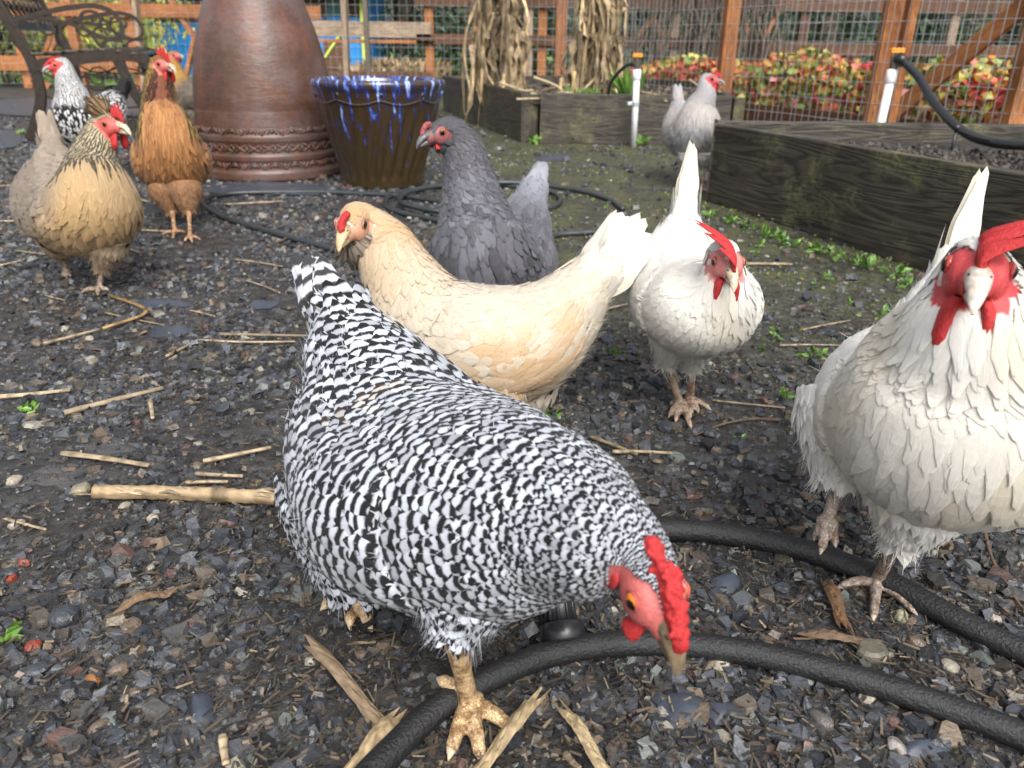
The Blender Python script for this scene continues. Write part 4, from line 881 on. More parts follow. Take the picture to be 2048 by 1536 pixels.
RED = (.47, .030, .032)
def hen(label, head, stations, yaw, tail, legs, style, mode, face=RED, hs=1.15, comb=None, wattle=.018, beak_col=(.45, .36, .26),
        iris=(.55, .14, .02), lobe=None, leg_col=(.42, .30, .16), near=1, seed=1, wings=True, thigh_r=.032, tilt=0.0, crest=None, muff=None,
        group='hens scratching in the gravel yard', down=1.0, hackle_mode=None, face_scale=1.0, leg_r=.0058, mist=0.0):
    rng = np.random.default_rng(seed)
    Hc, fwd = np.asarray(head[0], float), np.asarray(head[1], float); f, l, u_ = head_frame(Hc, fwd, tilt); hf = (Hc, f, l, u_)
    def H(a, b, c): return Hc+f*a*hs+l*b*hs+u_*c*hs
    body_l = np.array([-math.sin(yaw), math.cos(yaw), 0])
    st = [(H(.030, 0, -.003), .006*hs, .006*hs, .007*hs, l), (H(.018, 0, -.001), .0105*hs, .011*hs, .0115*hs, l), (H(.003, 0, 0), .0140*hs, .0155*hs, .016*hs, l),
          (H(-.014, 0, -.001), .0165*hs, .017*hs, .018*hs, l)]
    n = len(stations)
    for i, (c, w, hu, hd) in enumerate(stations):
        k = min(1, i/2.0); st.append((np.asarray(c), w, hu, hd, nrm(l*(1-k)*.6+body_l*(.4+.6*k)) if np.dot(l, body_l) > -.6 else body_l))
    C = [s[0] for s in st]; su = Surf(C, [s[1] for s in st], [s[2] for s in st], [s[3] for s in st], [s[4] for s in st], nu=170 if near else 110, nv=80 if near else 48)
    nst = len(st)
    base = np.mean([lg['foot'] for lg in legs], 0)*np.array([1, 1, 0])
    root = empty('hen', base, yaw); tag(root, label, 'hen', group)
    
    # ---- wings: a raised pad on each flank of the loft
    uq = lambda q: float(np.interp(q, su.q, np.linspace(0, 1, su.nu)))
    u1, u2 = uq(6.35), uq(min(nst-2.0, 9.2))
    if wings:
        U = np.linspace(0, 1, su.nu)[:, None]; Vv = (np.arange(su.nv)/su.nv)[None, :]
        x = np.clip((U-u1)/(u2-u1), 0, 1); tx = np.sin(np.pi*np.clip(x*.93+.07, 0, 1))**.6*(x > 0)*(x < 1)
        h = np.zeros((su.nu, su.nv))
        for vc in (.235, .765):
            dv = (Vv-vc)*(1 if vc < .5 else -1)         # + towards the belly
            lo = .12*(1-.35*x); up = .12
            e = np.where(dv > 0, 1-np.clip(dv/lo, 0, 1)**6, 1-np.clip(-dv/up, 0, 1)**2)
            h = np.maximum(h, np.clip(e, 0, 1)*tx)
        su.P = su.P+su.N*(h*style.get('wingh', .012))[..., None]; su.refresh()
    # ---- body: one continuous remeshed skin (trunk, neck, head, thighs, legs, toes)
    mb = MB(); nu, nv = su.nu, su.nv
    F = [(i*nv+j, i*nv+(j+1) % nv, (i+1)*nv+(j+1) % nv, (i+1)*nv+j) for i in range(nu-1) for j in range(nv)]
    F += [tuple(range(nv))[::-1], tuple((nu-1)*nv+j for j in range(nv))]
    mb.add(su.P.reshape(-1, 3), F)
    for sd in (1, -1): mb.ell(H(.006, sd*.0085, -.002), (f, l, u_), np.array([.016, .0075, .0135])*hs, 16, 12)
    segs = []; thighs = []
    for lg in legs:
        hip, hock, foot = (np.asarray(lg[k], float) for k in ('hip', 'hock', 'foot'))
        tr = lg.get('r', thigh_r); path = spline([hip, hip*.5+hock*.5, hock], 14)
        rad = np.interp(np.linspace(0, 1, 14), [0, .4, .85, 1], [tr*1.25, tr*1.1, tr*.62, tr*.40])
        mb.tube(path, rad, 20); thighs.append((path, rad))
        sh = spline([hock*1.12-foot*.12, hock*.5+foot*.5, foot], 16)
        rr = leg_r*np.interp(np.linspace(0, 1, 16), [0, .12, .5, .88, 1], [1.35, 1.3, .95, 1.0, 1.35])
        mb.tube(sh, rr, 12); segs.append(sh); mb.ell(foot, np.eye(3), (leg_r*1.7, leg_r*1.7, leg_r*1.25), 12, 8)
        for tp in lg['toes']:
            tp = np.asarray(tp, float); md = foot*.5+tp*.5+np.array([0, 0, .0045])
            tpth = spline([foot, md, tp], 22); k = np.linspace(0, 1, 22)
            r_ = leg_r*np.interp(k, [0, .3, .8, .86, 1], [.98, .86, .62, .42, .10])*(1+.10*np.abs(np.sin(k*np.pi*4.5)))
            mb.tube(tpth, r_, 10); segs.append(tpth)
    me = remeshed('body', mb, .0017 if near == 2 else (.0022 if near else .003), 2 if near else 1, .22)
    V = verts_np(me); col = np.empty((len(V), 3)); col[:] = style['skin']; scal = np.zeros(len(V))
    lc = np.asarray(leg_col)
    for sg in segs:
        a, b = sg[:-1], sg[1:]
        near_i = np.where(V[:, 2] < max(lg['hock'][2] for lg in legs)+.02)[0]
        if not len(near_i): continue
        p = V[near_i]; best = np.full(len(p), 9.0); bt = np.zeros(len(p))
        for k in range(len(a)):
            ab = b[k]-a[k]; t = np.clip(((p-a[k])@ab)/max(ab@ab, 1e-12), 0, 1); dd = np.linalg.norm(p-(a[k]+t[:, None]*ab), axis=1)
            m_ = dd < best; best[m_] = dd[m_]; bt[m_] = (k+t[m_])/len(a)
        m_ = best < leg_r*1.9; idx = near_i[m_]; col[idx] = lc; scal[idx] = 1
        if len(sg) == 22:
            cl = near_i[m_ & (bt > .84)]; col[cl] = lc*.55+np.array([.62, .52, .44])*.45; scal[cl] = .3
    loc = V-Hc; A = loc@f/hs; B = loc@l/hs; Cc = loc@u_/hs
    def in_face(A, B, Cc): return ((((A-.008)/(.024*face_scale))**2+((Cc+.0035)/(.0145*face_scale))**2 < 1) & (np.abs(B) < .0185) & (A > -.013)) | ((A > .021) & (A < .05) & (np.abs(Cc) < .013) & (np.abs(B) < .013))
    fm = in_face(A, B, Cc)
    for sd in (1, -1): fm |= (A-.010)**2+(B-sd*.0145)**2+(Cc-.004)**2 < (.0135*max(.72, min(1, face_scale)))**2
    col[fm] = face
    set_attr(me, col, {'scaly': scal}); me.materials.append(BODY)
    bo = bpy.data.objects.new('body', me); COL.objects.link(bo); rel(bo, root)
    # ---- plumage
    fe = Feathers(); big = ftemplate(7, 4) if near == 2 else (ftemplate(5, 4) if near else ftemplate(5, 2)); sml = ftemplate(4, 2)
    hk = Feathers() if hackle_mode else fe
    tm_h = ftemplate(5, 2, .7, .5) if near else ftemplate(4, 2, .7, .5)
    u = uq(.9); row = 0; US, VS, LS, WS = [], [], [], []
    sc = style.get('scale', 1.0); rj = style.get('rowjit', 1.0)
    while u < .995:
        q = float(su.Q(np.array([u]))[0])
        Lm = float(np.interp(q, [0, 2, 3, 4, 5, 6, 7, 8, nst-2, nst-1], [.006, .007, .010, .021, .030, .030, .031, .034, .040, .045]))*sc*float(np.interp(q, [3, 4, 5.5, 6.5], [*style.get('neck', (1, 1, 1)), 1]))
        Wm = style.get('wmul', 1)*Lm*float(np.interp(q, [0, 3, 4, 5, 6, 7, nst-1], [.75, .62, .42, .45, .62, .70, .62]))
        i = int(u*(su.nu-1)); per = float(np.mean(su.sv[i])); k = max(8, int(per/(Wm*.62)))
        v = (np.arange(k)+.5*(row % 2)+rng.normal(0, .10, k))/k
        US.append(np.full(k, u)+rng.normal(0, .0015*rj, k)); VS.append(v % 1); LS.append(np.full(k, Lm)*rng.uniform(1-.15*rj, 1+.15*rj, k)); WS.append(np.full(k, Wm)*rng.uniform(.9, 1.15, k))
        u += Lm*(.30 if q > 3.5 else .34)/su.len; row += 1
    u, v, Ls, Ws = map(np.concatenate, (US, VS, LS, WS))
    p0 = su.ev(su.P, u, v); loc = p0-Hc; keep = ~in_face(loc@f/hs, loc@l/hs, loc@u_/hs)
    for sd in (1, -1): keep &= np.linalg.norm(p0-H(.012, sd*.0138, .0045), axis=1) > .0125*max(.72, min(1, face_scale))*hs
    u, v, Ls, Ws, p0 = u[keep], v[keep], Ls[keep], Ws[keep], p0[keep]
    Ls = Ls*np.clip(su.ev(su.su, u, v)/su.len, .85, 2.0); Ws = Ws*np.clip(su.ev(su.sv, u, v)/np.interp(u, np.linspace(0, 1, su.nu), su.sv.mean(1)), .8, 1.5)
    q = su.Q(u); vd = np.minimum(v, 1-v)*2      # 0 dorsal .. 1 ventral
    Cn, C2, pat = style['fn'](q, vd, p0, rng, nst)
    # region of the flank covered by the wing is laid separately
    inw = np.zeros(len(u), bool)
    if wings: inw = (u > u1) & (u < u2-.01) & (vd > .26) & (vd < .66)
    hm = (q < style.get('hackle_q', 5.4)) if hackle_mode else np.zeros(len(u), bool)
    belly = (vd > .78) & (q > 7.0)
    lf = .05 + .05*belly
    m1 = ~inw & ~hm
    o1 = np.argsort(-u[m1]); ix = np.where(m1)[0]
    lay(fe, su, u[ix], v[ix], Ls[ix], Ws[ix], Cn[ix], C2[ix], pat[ix], big, rng, lift=style.get('lift', .07), ang=.13*rj, camber=style.get('camber', .13), hj=style.get('hj', .0014), twist=style.get('twist', .03))
    ix = np.where(hm)[0]
    if len(ix): lay(hk, su, u[ix], v[ix], Ls[ix], Ws[ix], Cn[ix], C2[ix], pat[ix], tm_h, rng, lift=.07, ang=.15)
    fob = fe.build('plumage', FM[mode], root); fob['kind'] = 'stuff'
    if hackle_mode: ho = hk.build('hackle', FM[hackle_mode], root); ho['kind'] = 'stuff'
    # ---- wings with coverts, secondaries and a few primaries
    if wings:
        for sd, vc in ((1, .235), (-1, .765)):
            we = Feathers(); sg = 1 if vc < .5 else -1
            wl = (u2-u1)*su.len
            for (x0, x1, nr, Lf, Wf) in ((.0, .40, 9, .026, .70), (.36, .62, 5, .042, .50), (.52, .74, 3, .085, .26)):
                for r_i, x in enumerate(np.linspace(x0, x1, nr)):
                    hw = .120*math.sin(math.pi*min(1, (x*.9+.12)))**.55
                    ph = float(np.mean(su.sv[int((u1+x*(u2-u1))*(su.nu-1))])); Lm = Lf*sc*1.05; Wm = Lm*Wf
                    k = max(4, int(2*hw*ph/(Wm*.58)))
                    dv = np.linspace(-hw, hw*.92, k)+rng.normal(0, .004, k)+(.5*hw/k*(r_i % 2))
                    vv = (vc+sg*dv) % 1; uu = np.full(k, u1+x*(u2-u1))+rng.normal(0, .003, k)
                    qq = su.Q(uu); cc, c2, pp = style['fn'](qq, np.minimum(vv, 1-vv)*2, su.ev(su.P, uu, vv), rng, nst)
                    if 'wing' in style: cc, c2, pp = style['wing'](cc, c2, pp, x, rng)
                    if Lf > .05: pp = pp*2.2 if mode == 'barred' else pp
                    lay(we, su, uu, vv, np.full(k, Lm)*rng.uniform(.9, 1.12, k), np.full(k, Wm), cc, c2, pp, big, rng, lift=min(.05, style.get('lift', .05)), camber=style.get('camber', .13), hj=style.get('hj', .0014), twist=style.get('twist', .03), ang=.05, h0=.003, flow=-sg*(.18+.1*(dv/hw)))
            wo = we.build('wing', FM[mode if mode != 'laced' else 'laced'], root); wo['kind'] = 'stuff'
    # ---- thigh feathers and down
    te = Feathers()
    for (path, rad), lg in zip(thighs, legs):
        k = len(path); ts = Surf(path, rad*1.12, rad*1.12, rad*1.12, np.broadcast_to(body_l, (k, 3)), nu=40, nv=32)
        us = np.concatenate([np.full(int(np.mean(ts.sv[int(x*39)])/(.0095*sc)), x) for x in np.linspace(.05, .93, 15)])
        vv = rng.uniform(0, 1, len(us)); cc, c2, pp = style['fn'](np.full(len(us), 8.0), np.full(len(us), .85), ts.ev(ts.P, us, vv), rng, nst)
        lay(te, ts, us, vv, np.full(len(us), .024*sc)*rng.uniform(.8, 1.2, len(us)), np.full(len(us), .016*sc), cc, c2, pp, sml, rng, lift=.16, ang=.25)
        k2 = int(260*down*(1 if near else .4)); us = rng.uniform(.5, .98, k2); vv = rng.uniform(0, 1, k2)
        cc, c2, pp = style['fn'](np.full(k2, 8.0), np.full(k2, .95), ts.ev(ts.P, us, vv), rng, nst)
        strands(te, ts, us, vv, rng.uniform(.012, .026, k2), .0008, style.get('down', lambda c: c)(cc), rng, .45)
    k2 = int(1300*down*(1 if near else .35)); us = rng.uniform(uq(7.0), .99, k2); vv = rng.normal(.5, .16, k2)
    cc, c2, pp = style['fn'](su.Q(us), np.full(k2, .95), su.ev(su.P, us, vv), rng, nst)
    strands(te, su, us, vv, rng.uniform(.012, .03, k2), .0007, style.get('down', lambda c: c)(cc), rng, .42)
    k2 = int(700*down*(1 if near else .3)); us = rng.uniform(uq(4.4), .97, k2); vv = rng.uniform(0, 1, k2)   # loose barbs over the back, neck and breast
    cc, c2, pp = style['fn'](su.Q(us), np.minimum(vv, 1-vv)*2, su.ev(su.P, us, vv), rng, nst)
    strands(te, su, us, vv, rng.uniform(.010, .022, k2)*sc, 0.0005, cc, rng, .2)
    to = te.build('down', FM['barred' if mode == 'barred' else 'plain'], root); to['kind'] = 'stuff'
    # ---- tail
    if tail:
        fe = Feathers(); tip = np.asarray(tail['tip'], float); B0 = su.c[-6]; ax = tip-B0; Lt = np.linalg.norm(ax); ax = ax/Lt
        lat = nrm(body_l-ax*np.dot(body_l, ax)); ver = np.cross(lat, ax)
        if ver[2] < 0: ver = -ver
        k = tail.get('n', 7); tm = ftemplate(12, 4, .30, .55); spd = tail.get('spread', .35); spl = tail.get('splay', .16)
        Bs, Ds, Ws_, Ns, Ll = [], [], [], [], []
        for sd in (1, -1):
            for j in range(k):
                g = -spd+2*spd*(j+.5*(sd > 0)*.6)/max(1, k-1)
                d = nrm(ax*math.cos(g)+ver*math.sin(g)+lat*sd*spl*(1-.6*j/k)); ta = .25+1.0*j/max(1, k-1); wv = nrm((ver*math.cos(g)-ax*math.sin(g))*math.cos(ta)-lat*sd*math.sin(ta)); wv = nrm(wv-d*np.dot(wv, d)); nn = np.cross(d, wv)*sd
                Bs.append(B0+lat*sd*(.0015+.0007*(k-j))-ax*.02); Ds.append(d); Ws_.append(wv); Ns.append(nn); Ll.append((Lt+.02)*(tail.get('taper', .8)+(1-tail.get('taper', .8))*math.sin(math.pi*(j+.9)/(k+.8)))*rng.uniform(.96, 1.03))
        nn = len(Bs); cc, c2, pp = style['fn'](np.full(nn, float(nst)), np.full(nn, .1), np.array(Bs), rng, nst)
        if 'tail' in style: cc, c2, pp = style['tail'](cc, c2, pp, rng)
        blade(fe, np.array(Bs), np.array(Ds), np.array(Ws_), np.array(Ns), np.array(Ll), np.full(nn, tail.get('w', .038)), cc, c2, pp, tm, rng, curve=tail.get('curve', -.02))
        # coverts over the root of the tail
        kc = 34; a = rng.uniform(-spd*1.1, spd*1.1, kc); sdv = np.where(np.arange(kc) % 2, 1, -1); ln = rng.uniform(.35, .62, kc)*Lt
        Dv = nrm(ax*np.cos(a)[:, None]+ver*np.sin(a)[:, None]+lat*(sdv*spl*1.1)[:, None]); Wv = nrm(ver*np.cos(a)[:, None]-ax*np.sin(a)[:, None]); Nv = np.cross(Dv, Wv)*sdv[:, None]
        Bv = B0+lat*(sdv*.022)[:, None]-ax*.02+ver*(np.sin(a)*.03)[:, None]
        cc, c2, pp = style['fn'](np.full(kc, nst-1.0), np.full(kc, .2), Bv, rng, nst)
        blade(fe, Bv, Dv, Wv, Nv, ln, np.full(kc, .026), cc, c2, pp, tm, rng, curve=-.03)
        o = fe.build('tail', FM[mode], root); o['kind'] = 'stuff'
    # ---- head furniture
    for sd in (1, -1):
        e = MB(); c = H(.0085, sd*.0140, .0035); ax3 = (f, u_, nrm(l*sd+f*.35)); rad = .0052*hs
        Vv, Ff = ell(c, ax3, (rad, rad, rad*.8), 32, 30); z = (np.array(Vv)-c)@ax3[2]/rad
        cc = np.empty((len(Vv), 3)); cc[:] = (np.array(face)*.6); cc[z > .15] = iris; cc[z > .62] = (.004, .003, .003)
        eo = e.add(Vv, Ff, cc).build('eye', EYE, root, True)
        rg = MB(); ang = np.linspace(0, 2*np.pi, 19)[:-1]; ring = [c+ax3[2]*rad*.18+(f*np.cos(x)+u_*np.sin(x)*.85)*rad*1.02 for x in ang]; ring.append(ring[0])
        rg.tube(ring, rad*.17, 6, np.array(face)*.85, cap=False).build('eyelid', SKIN, eo, True)
        if lobe is not None:
            MB().ell(H(-.008, sd*.0150, -.010), (f, u_, l), np.array([.0055, .0085, .0022])*hs, 14, 10, lobe).build('ear_lobe', SKIN, root, True)
        if wattle:
            mbw = MB(); wp = spline([H(.017, sd*.006, -.010), H(.018, sd*.009, -.017), H(.017, sd*.0105, -.014-wattle*.75), H(.016, sd*.010, -.014-wattle*1.25)], 12)
            for i_, x in enumerate(np.linspace(0, 1, 12)):
                pass
            Vw, Fw = [], []
            rw = np.interp(np.linspace(0, 1, 12), [0, .3, .65, .9, 1], [.0045, .0068, .0088, .0058, .001])*hs*(wattle/.018)**.5
            for i_ in range(12):
                for j_ in range(12):
                    an = 2*math.pi*j_/12; Vw.append(wp[i_]+f*math.cos(an)*rw[i_]+l*math.sin(an)*rw[i_]*.5)
            Fw = [(i_*12+j_, i_*12+(j_+1) % 12, (i_+1)*12+(j_+1) % 12, (i_+1)*12+j_) for i_ in range(11) for j_ in range(12)]+[tuple(range(12)), tuple(132+j_ for j_ in range(12))]
            MB().add(Vw, Fw, RED).build('wattle', SKIN, root, True)
    bk = MB(); pth = [H(.022, 0, .001), H(.030, 0, .001), H(.038, 0, -.0015), H(.044, 0, -.006), H(.047, 0, -.0115)]; pth = spline(pth, 14)
    Vb = []; 
    for i, x in enumerate(np.linspace(0, 1, 14)):
        r1 = np.interp(x, [0, .4, .8, 1], [.0078, .0062, .0033, .0008])*hs
        for j in range(14):
            an = 2*math.pi*j/14; Vb.append(pth[i]+l*math.cos(an)*r1*.95+u_*math.sin(an)*r1*(.95 if math.sin(an) > 0 else .55))
    Fb = [(i*14+j, i*14+(j+1) % 14, (i+1)*14+(j+1) % 14, (i+1)*14+j) for i in range(13) for j in range(14)]+[tuple(182+j for j in range(14))]
    bc = np.array(beak_col); cb = np.array([bc*(.75+.4*np.interp(i, [0, 13], [0, 1])) for i in range(14) for j in range(14)])
    bk.add(Vb, Fb, cb)
    lo = spline([H(.022, 0, -.006), H(.032, 0, -.0072), H(.0415, 0, -.0095)], 8); bk.tube(lo, np.interp(np.linspace(0, 1, 8), [0, .6, 1], [.0058, .0040, .0012])*hs, 10, bc*.8)
    for sd in (1, -1): bk.ell(H(.030, sd*.0045, .0042), (f, l, u_), np.array([.0022, .0012, .0010])*hs, 8, 6, (.03, .02, .015))
    bk.build('beak', BEAK, root, True)
    if comb:
        if comb['kind'] == 'single':
            Vc, Fc = comb_single(hf, hs, comb['h'], comb.get('n', 6), comb.get('a0', .030), comb.get('a1', -.024), comb.get('flop', 0), seed, deep=comb.get('deep', .6))
            MB().add(Vc, Fc, RED).build('comb', SKIN, root, True)
        else:                                  # cushion of small red bumps
            mbc = MB(); nb = comb.get('n', 90)
            for i in range(nb):
                x = rng.uniform(0, 1); a = comb.get('a0', .034)+(comb.get('a1', -.012)-comb.get('a0', .034))*x; wd = comb['w']*(1-.55*abs(x-.45))
                c0 = .006+.010*math.sin(min(1, x*1.5)*math.pi/2); hh = rng.uniform(0, 1)*comb['h']*(.5+.5*math.sin(math.pi*min(1, x+.15)))
                mbc.ell(H(a-.004*hh/.01, rng.normal(0, .42)*wd, c0+hh), (f, l, u_), rng.uniform(comb.get('b0', .0018), comb.get('b1', .0034), 3)*hs, 8, 6)
            for x in np.linspace(0, 1, 12):
                a = comb.get('a0', .034)+(comb.get('a1', -.012)-comb.get('a0', .034))*x; c0 = .005+.010*math.sin(min(1, x*1.5)*math.pi/2)
                mbc.ell(H(a, 0, c0), (f, l, u_), np.array([.004, comb['w']*.9*(1-.55*abs(x-.45)), .004+comb['h']*.4])*hs, 10, 8)
            mc = remeshed('comb', mbc, .0011, 1); set_attr(mc, np.broadcast_to(comb.get('col', RED), (len(mc.vertices), 3))); mc.materials.append(SKIN)
            co = bpy.data.objects.new('comb', mc); COL.objects.link(co); rel(co, root)
    for nm, spec in (('crest', crest), ('beard', muff)):
        if not spec: continue
        ce = Feathers(); k = spec['n']; ctr = np.asarray(spec['c'](H)); D = []; Bv = []; Nv = []
        for _ in range(k):
            d0 = nrm(rng.normal(0, 1, 3)); b = d0*spec['r']*rng.uniform(.5, 1)*hs; dirn = nrm(-f*spec['back']+u_*spec['up']+l*np.dot(d0, l)*spec['side']+d0*.45)
            D.append(dirn); Bv.append(ctr+b); Nv.append(nrm(d0-dirn*np.dot(d0, dirn)))
        D, Bv, Nv = map(np.array, (D, Bv, Nv)); Wv = np.cross(D, Nv)
        cc = np.clip(np.array(spec['col'])[None]*rng.uniform(.6, 1.25, (k, 1)), 0, 1)
        blade(ce, Bv, D, Wv, Nv, rng.uniform(.7, 1.2, k)*spec['len']*hs, np.full(k, spec['len']*.42*hs), cc, np.clip(cc*spec.get('c2', .6), 0, 1), np.full(k, 1.5), ftemplate(5, 2, .7), rng, curve=-.12)
        o = ce.build(nm, FM['streak'], root); o['kind'] = 'stuff'
    return root

def arr(c, n): return np.broadcast_to(np.asarray(c, float), (n, 3)).copy()
def jitter(c, rng, s=.12): return np.clip(c*rng.normal(1, s, (len(c), 1)), 0, 1)
def mix(a, b, t): t = np.clip(t, 0, 1)[:, None]; return a*(1-t)+b*t
def sst(x, a, b): t = np.clip((x-a)/(b-a), 0, 1); return t*t*(3-2*t)
def pn(p, s, k=0):      # cheap smooth pseudo noise in space, about -1..1
    x = p*s+k; return (np.sin(x[:, 0]*1.7+np.sin(x[:, 1]*1.3+k)*1.9)+np.sin(x[:, 1]*1.9+np.sin(x[:, 2]*1.5)*1.7+1)+np.sin(x[:, 2]*1.6+np.sin(x[:, 0]*1.4)*1.8+2))/2.2
def toes_auto(foot, yaw, ln=.048, spread=.62, back=True, z=.004):
    foot = np.asarray(foot); out = []
    for a, k in ((-spread, .88), (0, 1.12), (spread, .88)): out.append(np.array([foot[0]+math.cos(yaw+a)*ln*k, foot[1]+math.sin(yaw+a)*ln*k, z]))
    if back: out.append(np.array([foot[0]-math.cos(yaw+.35)*ln*.5, foot[1]-math.sin(yaw+.35)*ln*.5, z+.002]))
    return out
# ------------------------------------------------------------------ the ten hens
def ypr(a, b): d = np.asarray(b)-np.asarray(a); return math.atan2(d[1], d[0])
def S(*rows): return [(P(x, y, d), w, hu, hd) for (x, y, d, w, hu, hd) in rows]
def HD(x, y, d, bx, by, bd): a = P(x, y, d); return (a, P(bx, by, bd)-a)
def foot(px, py): return G(px, py, .010)
def toe(px, py): return G(px, py, .003)
def leg(hip, hock, ft, toes, **k): return dict(hip=P(*hip), hock=P(*hock), foot=ft, toes=toes, **k)

# barred hen pecking in the foreground
def f_bar(q, vd, p, rng, nst):
    n = len(q); C = jitter(arr((.60, .635, .70), n), rng, .17); C2 = jitter(arr((.012, .012, .016), n), rng, .3)
    br = (pn(p, 14, 3) > .75) & (q > 7.5) & (vd < .5); C2[br] = (.05, .028, .014); C[br] *= (1, .93, .80)
    pat = np.interp(q, [2, 4, 5, 6, 8, nst], [1.6, 2.1, 2.4, 2.5, 2.5, 2.4]); C = np.where((q < 4.2)[:, None], C*.85, C); return C, C2, pat
st_bar = dict(skin=(.10, .10, .11), fn=f_bar, scale=1.0, wmul=1.2, rowjit=.35, neck=(.5, .55, .75), wingh=.016, down=lambda c: c*.85, tail=lambda a, b, p, r: (arr((.66, .69, .75), len(p)), arr((.05, .05, .055), len(p)), np.full(len(p), 6.0)))
yw = ypr(P(720, 650, .77), P(1120, 1030, .515))
hen('black and white barred hen stooping to peck beside the black hose', HD(1298, 1160, .456, 1352, 1296, .436),
    S((1210, 1085, .478, .036, .036, .036), (1120, 1035, .512, .054, .050, .056), (1005, 1015, .560, .082, .068, .080), (895, 985, .620, .097, .076, .092),
      (812, 905, .680, .086, .068, .090), (762, 800, .728, .070, .054, .076), (712, 705, .765, .050, .040, .056), (690, 645, .785, .030, .030, .040)),
    yw, dict(tip=P(608, 516, .84), n=6, spread=.18, w=.052, splay=.10, taper=.75),
    [leg((945, 1120, .565), (908, 1258, .552), foot(938, 1405), [toe(895, 1525), toe(965, 1535), toe(1038, 1468), toe(872, 1395)+np.array([0, 0, .022])], r=.034),
     leg((700, 925, .70), (716, 1190, .675), foot(700, 1178), [toe(640, 1222), toe(746, 1266), toe(700, 1262), toe(690, 1130)], r=.048)],
    st_bar, 'barred', face=(.50, .12, .11), hs=1.14, comb=dict(kind='bump', h=.009, w=.0062, n=300, a0=.036, a1=-.014, b0=.0012, b1=.0024), wattle=.011, beak_col=(.20, .15, .09), iris=(.62, .17, .02),
    lobe=(.50, .05, .05), leg_col=(.62, .44, .24), near=2, seed=3, leg_r=.0080, face_scale=1.0)

def f_white(tint, dirty):
    def fn(q, vd, p, rng, nst):
        n = len(q); C = jitter(arr((.84, .83, .79), n), rng, .025)
        C = mix(C, arr(tint, n), sst(pn(p, 26, 2), -.1, .9)*dirty*sst(vd, .15, .6)+.5*dirty*sst(q, 3.4, 4.6)*(1-sst(q, 5.2, 6.6))); return C, C*.93, np.full(n, 2.0)
    return fn
st_w = dict(skin=(.74, .72, .67), fn=f_white((.73, .67, .54), .65), scale=1.0, lift=.06, camber=.05, hj=.0008, twist=.01, tail=lambda a, b, p, r: (a*np.array([.98, .94, .84]), b*np.array([.93, .86, .7]), p))
hen('large white hen with a floppy red comb striding over the black hose', HD(1953, 542, .535, 1957, 590, .480),
    S((1952, 628, .553, .048, .046, .044), (1948, 715, .578, .076, .066, .068), (1915, 835, .618, .094, .074, .084), (1888, 840, .685, .098, .078, .078),
      (1874, 790, .755, .090, .072, .072), (1872, 715, .830, .064, .050, .060), (1885, 610, .885, .036, .035, .040), (1897, 570, .90, .024, .026, .03)),
    ypr(P(1885, 610, .885), P(1880, 850, .62)), dict(tip=P(1962, 350, .965), n=6, spread=.13, w=.03, splay=.02, taper=.9),
    [leg((1720, 800, .72), (1676, 962, .712), P(1655, 1045, .712), [P(1640, 1112, .700), P(1672, 1098, .705), P(1625, 1085, .715), P(1690, 1040, .74)], r=.040),
     leg((1850, 960, .665), (1803, 1072, .700), foot(1752, 1162), [toe(1668, 1178), toe(1745, 1250), toe(1838, 1234), toe(1722, 1140)], r=.032)],
    st_w, 'plain', face=(.48, .05, .055), hs=1.28, comb=dict(kind='single', h=.038, n=5, flop=1.2, a0=.028, deep=.6), wattle=.026, beak_col=(.62, .55, .47), iris=(.30, .12, .05), lobe=(.70, .62, .60),
    leg_col=(.36, .30, .25), near=2, seed=5, leg_r=.0062, face_scale=1.08, down=1.2)

st_w2 = dict(skin=(.74, .72, .67), fn=f_white((.73, .68, .57), .6), scale=.86, lift=.055, camber=.05, hj=.0007, twist=.01, tail=lambda a, b, p, r: (a*np.array([.98, .95, .87]), b*np.array([.95, .9, .78]), p))
hen('small white hen with upright tail and both feet on the gravel', HD(1452, 522, .93, 1472, 566, .885),
    S((1446, 560, .950, .031, .031, .032), (1432, 590, .970, .052, .048, .050), (1408, 612, 1.00, .072, .058, .064), (1388, 600, 1.07, .076, .060, .068),
      (1372, 560, 1.13, .069, .054, .058), (1363, 510, 1.18, .053, .043, .048), (1366, 455, 1.215, .030, .028, .030), (1368, 435, 1.225, .020, .02, .022)),
    ypr(P(1366, 455, 1.215), P(1408, 612, 1.0)), dict(tip=P(1383, 288, 1.262), n=6, spread=.12, w=.034, splay=.02, taper=.9),
    [leg((1345, 650, 1.08), (1333, 724, 1.115), foot(1360, 806), [toe(1335, 838), toe(1384, 862), toe(1350, 848), toe(1338, 812)], r=.022),
     leg((1400, 660, 1.07), (1384, 730, 1.12), foot(1380, 800), [toe(1424, 822), toe(1398, 828), toe(1382, 838), toe(1370, 790)], r=.02)],
    st_w2, 'plain', face=(.58, .20, .18), hs=1.15, comb=dict(kind='single', h=.040, n=6, flop=-.75, a0=.036, deep=.45), wattle=.027, beak_col=(.60, .50, .36), lobe=(.72, .72, .74),
    leg_col=(.44, .33, .25), near=1, seed=8, leg_r=.0062)

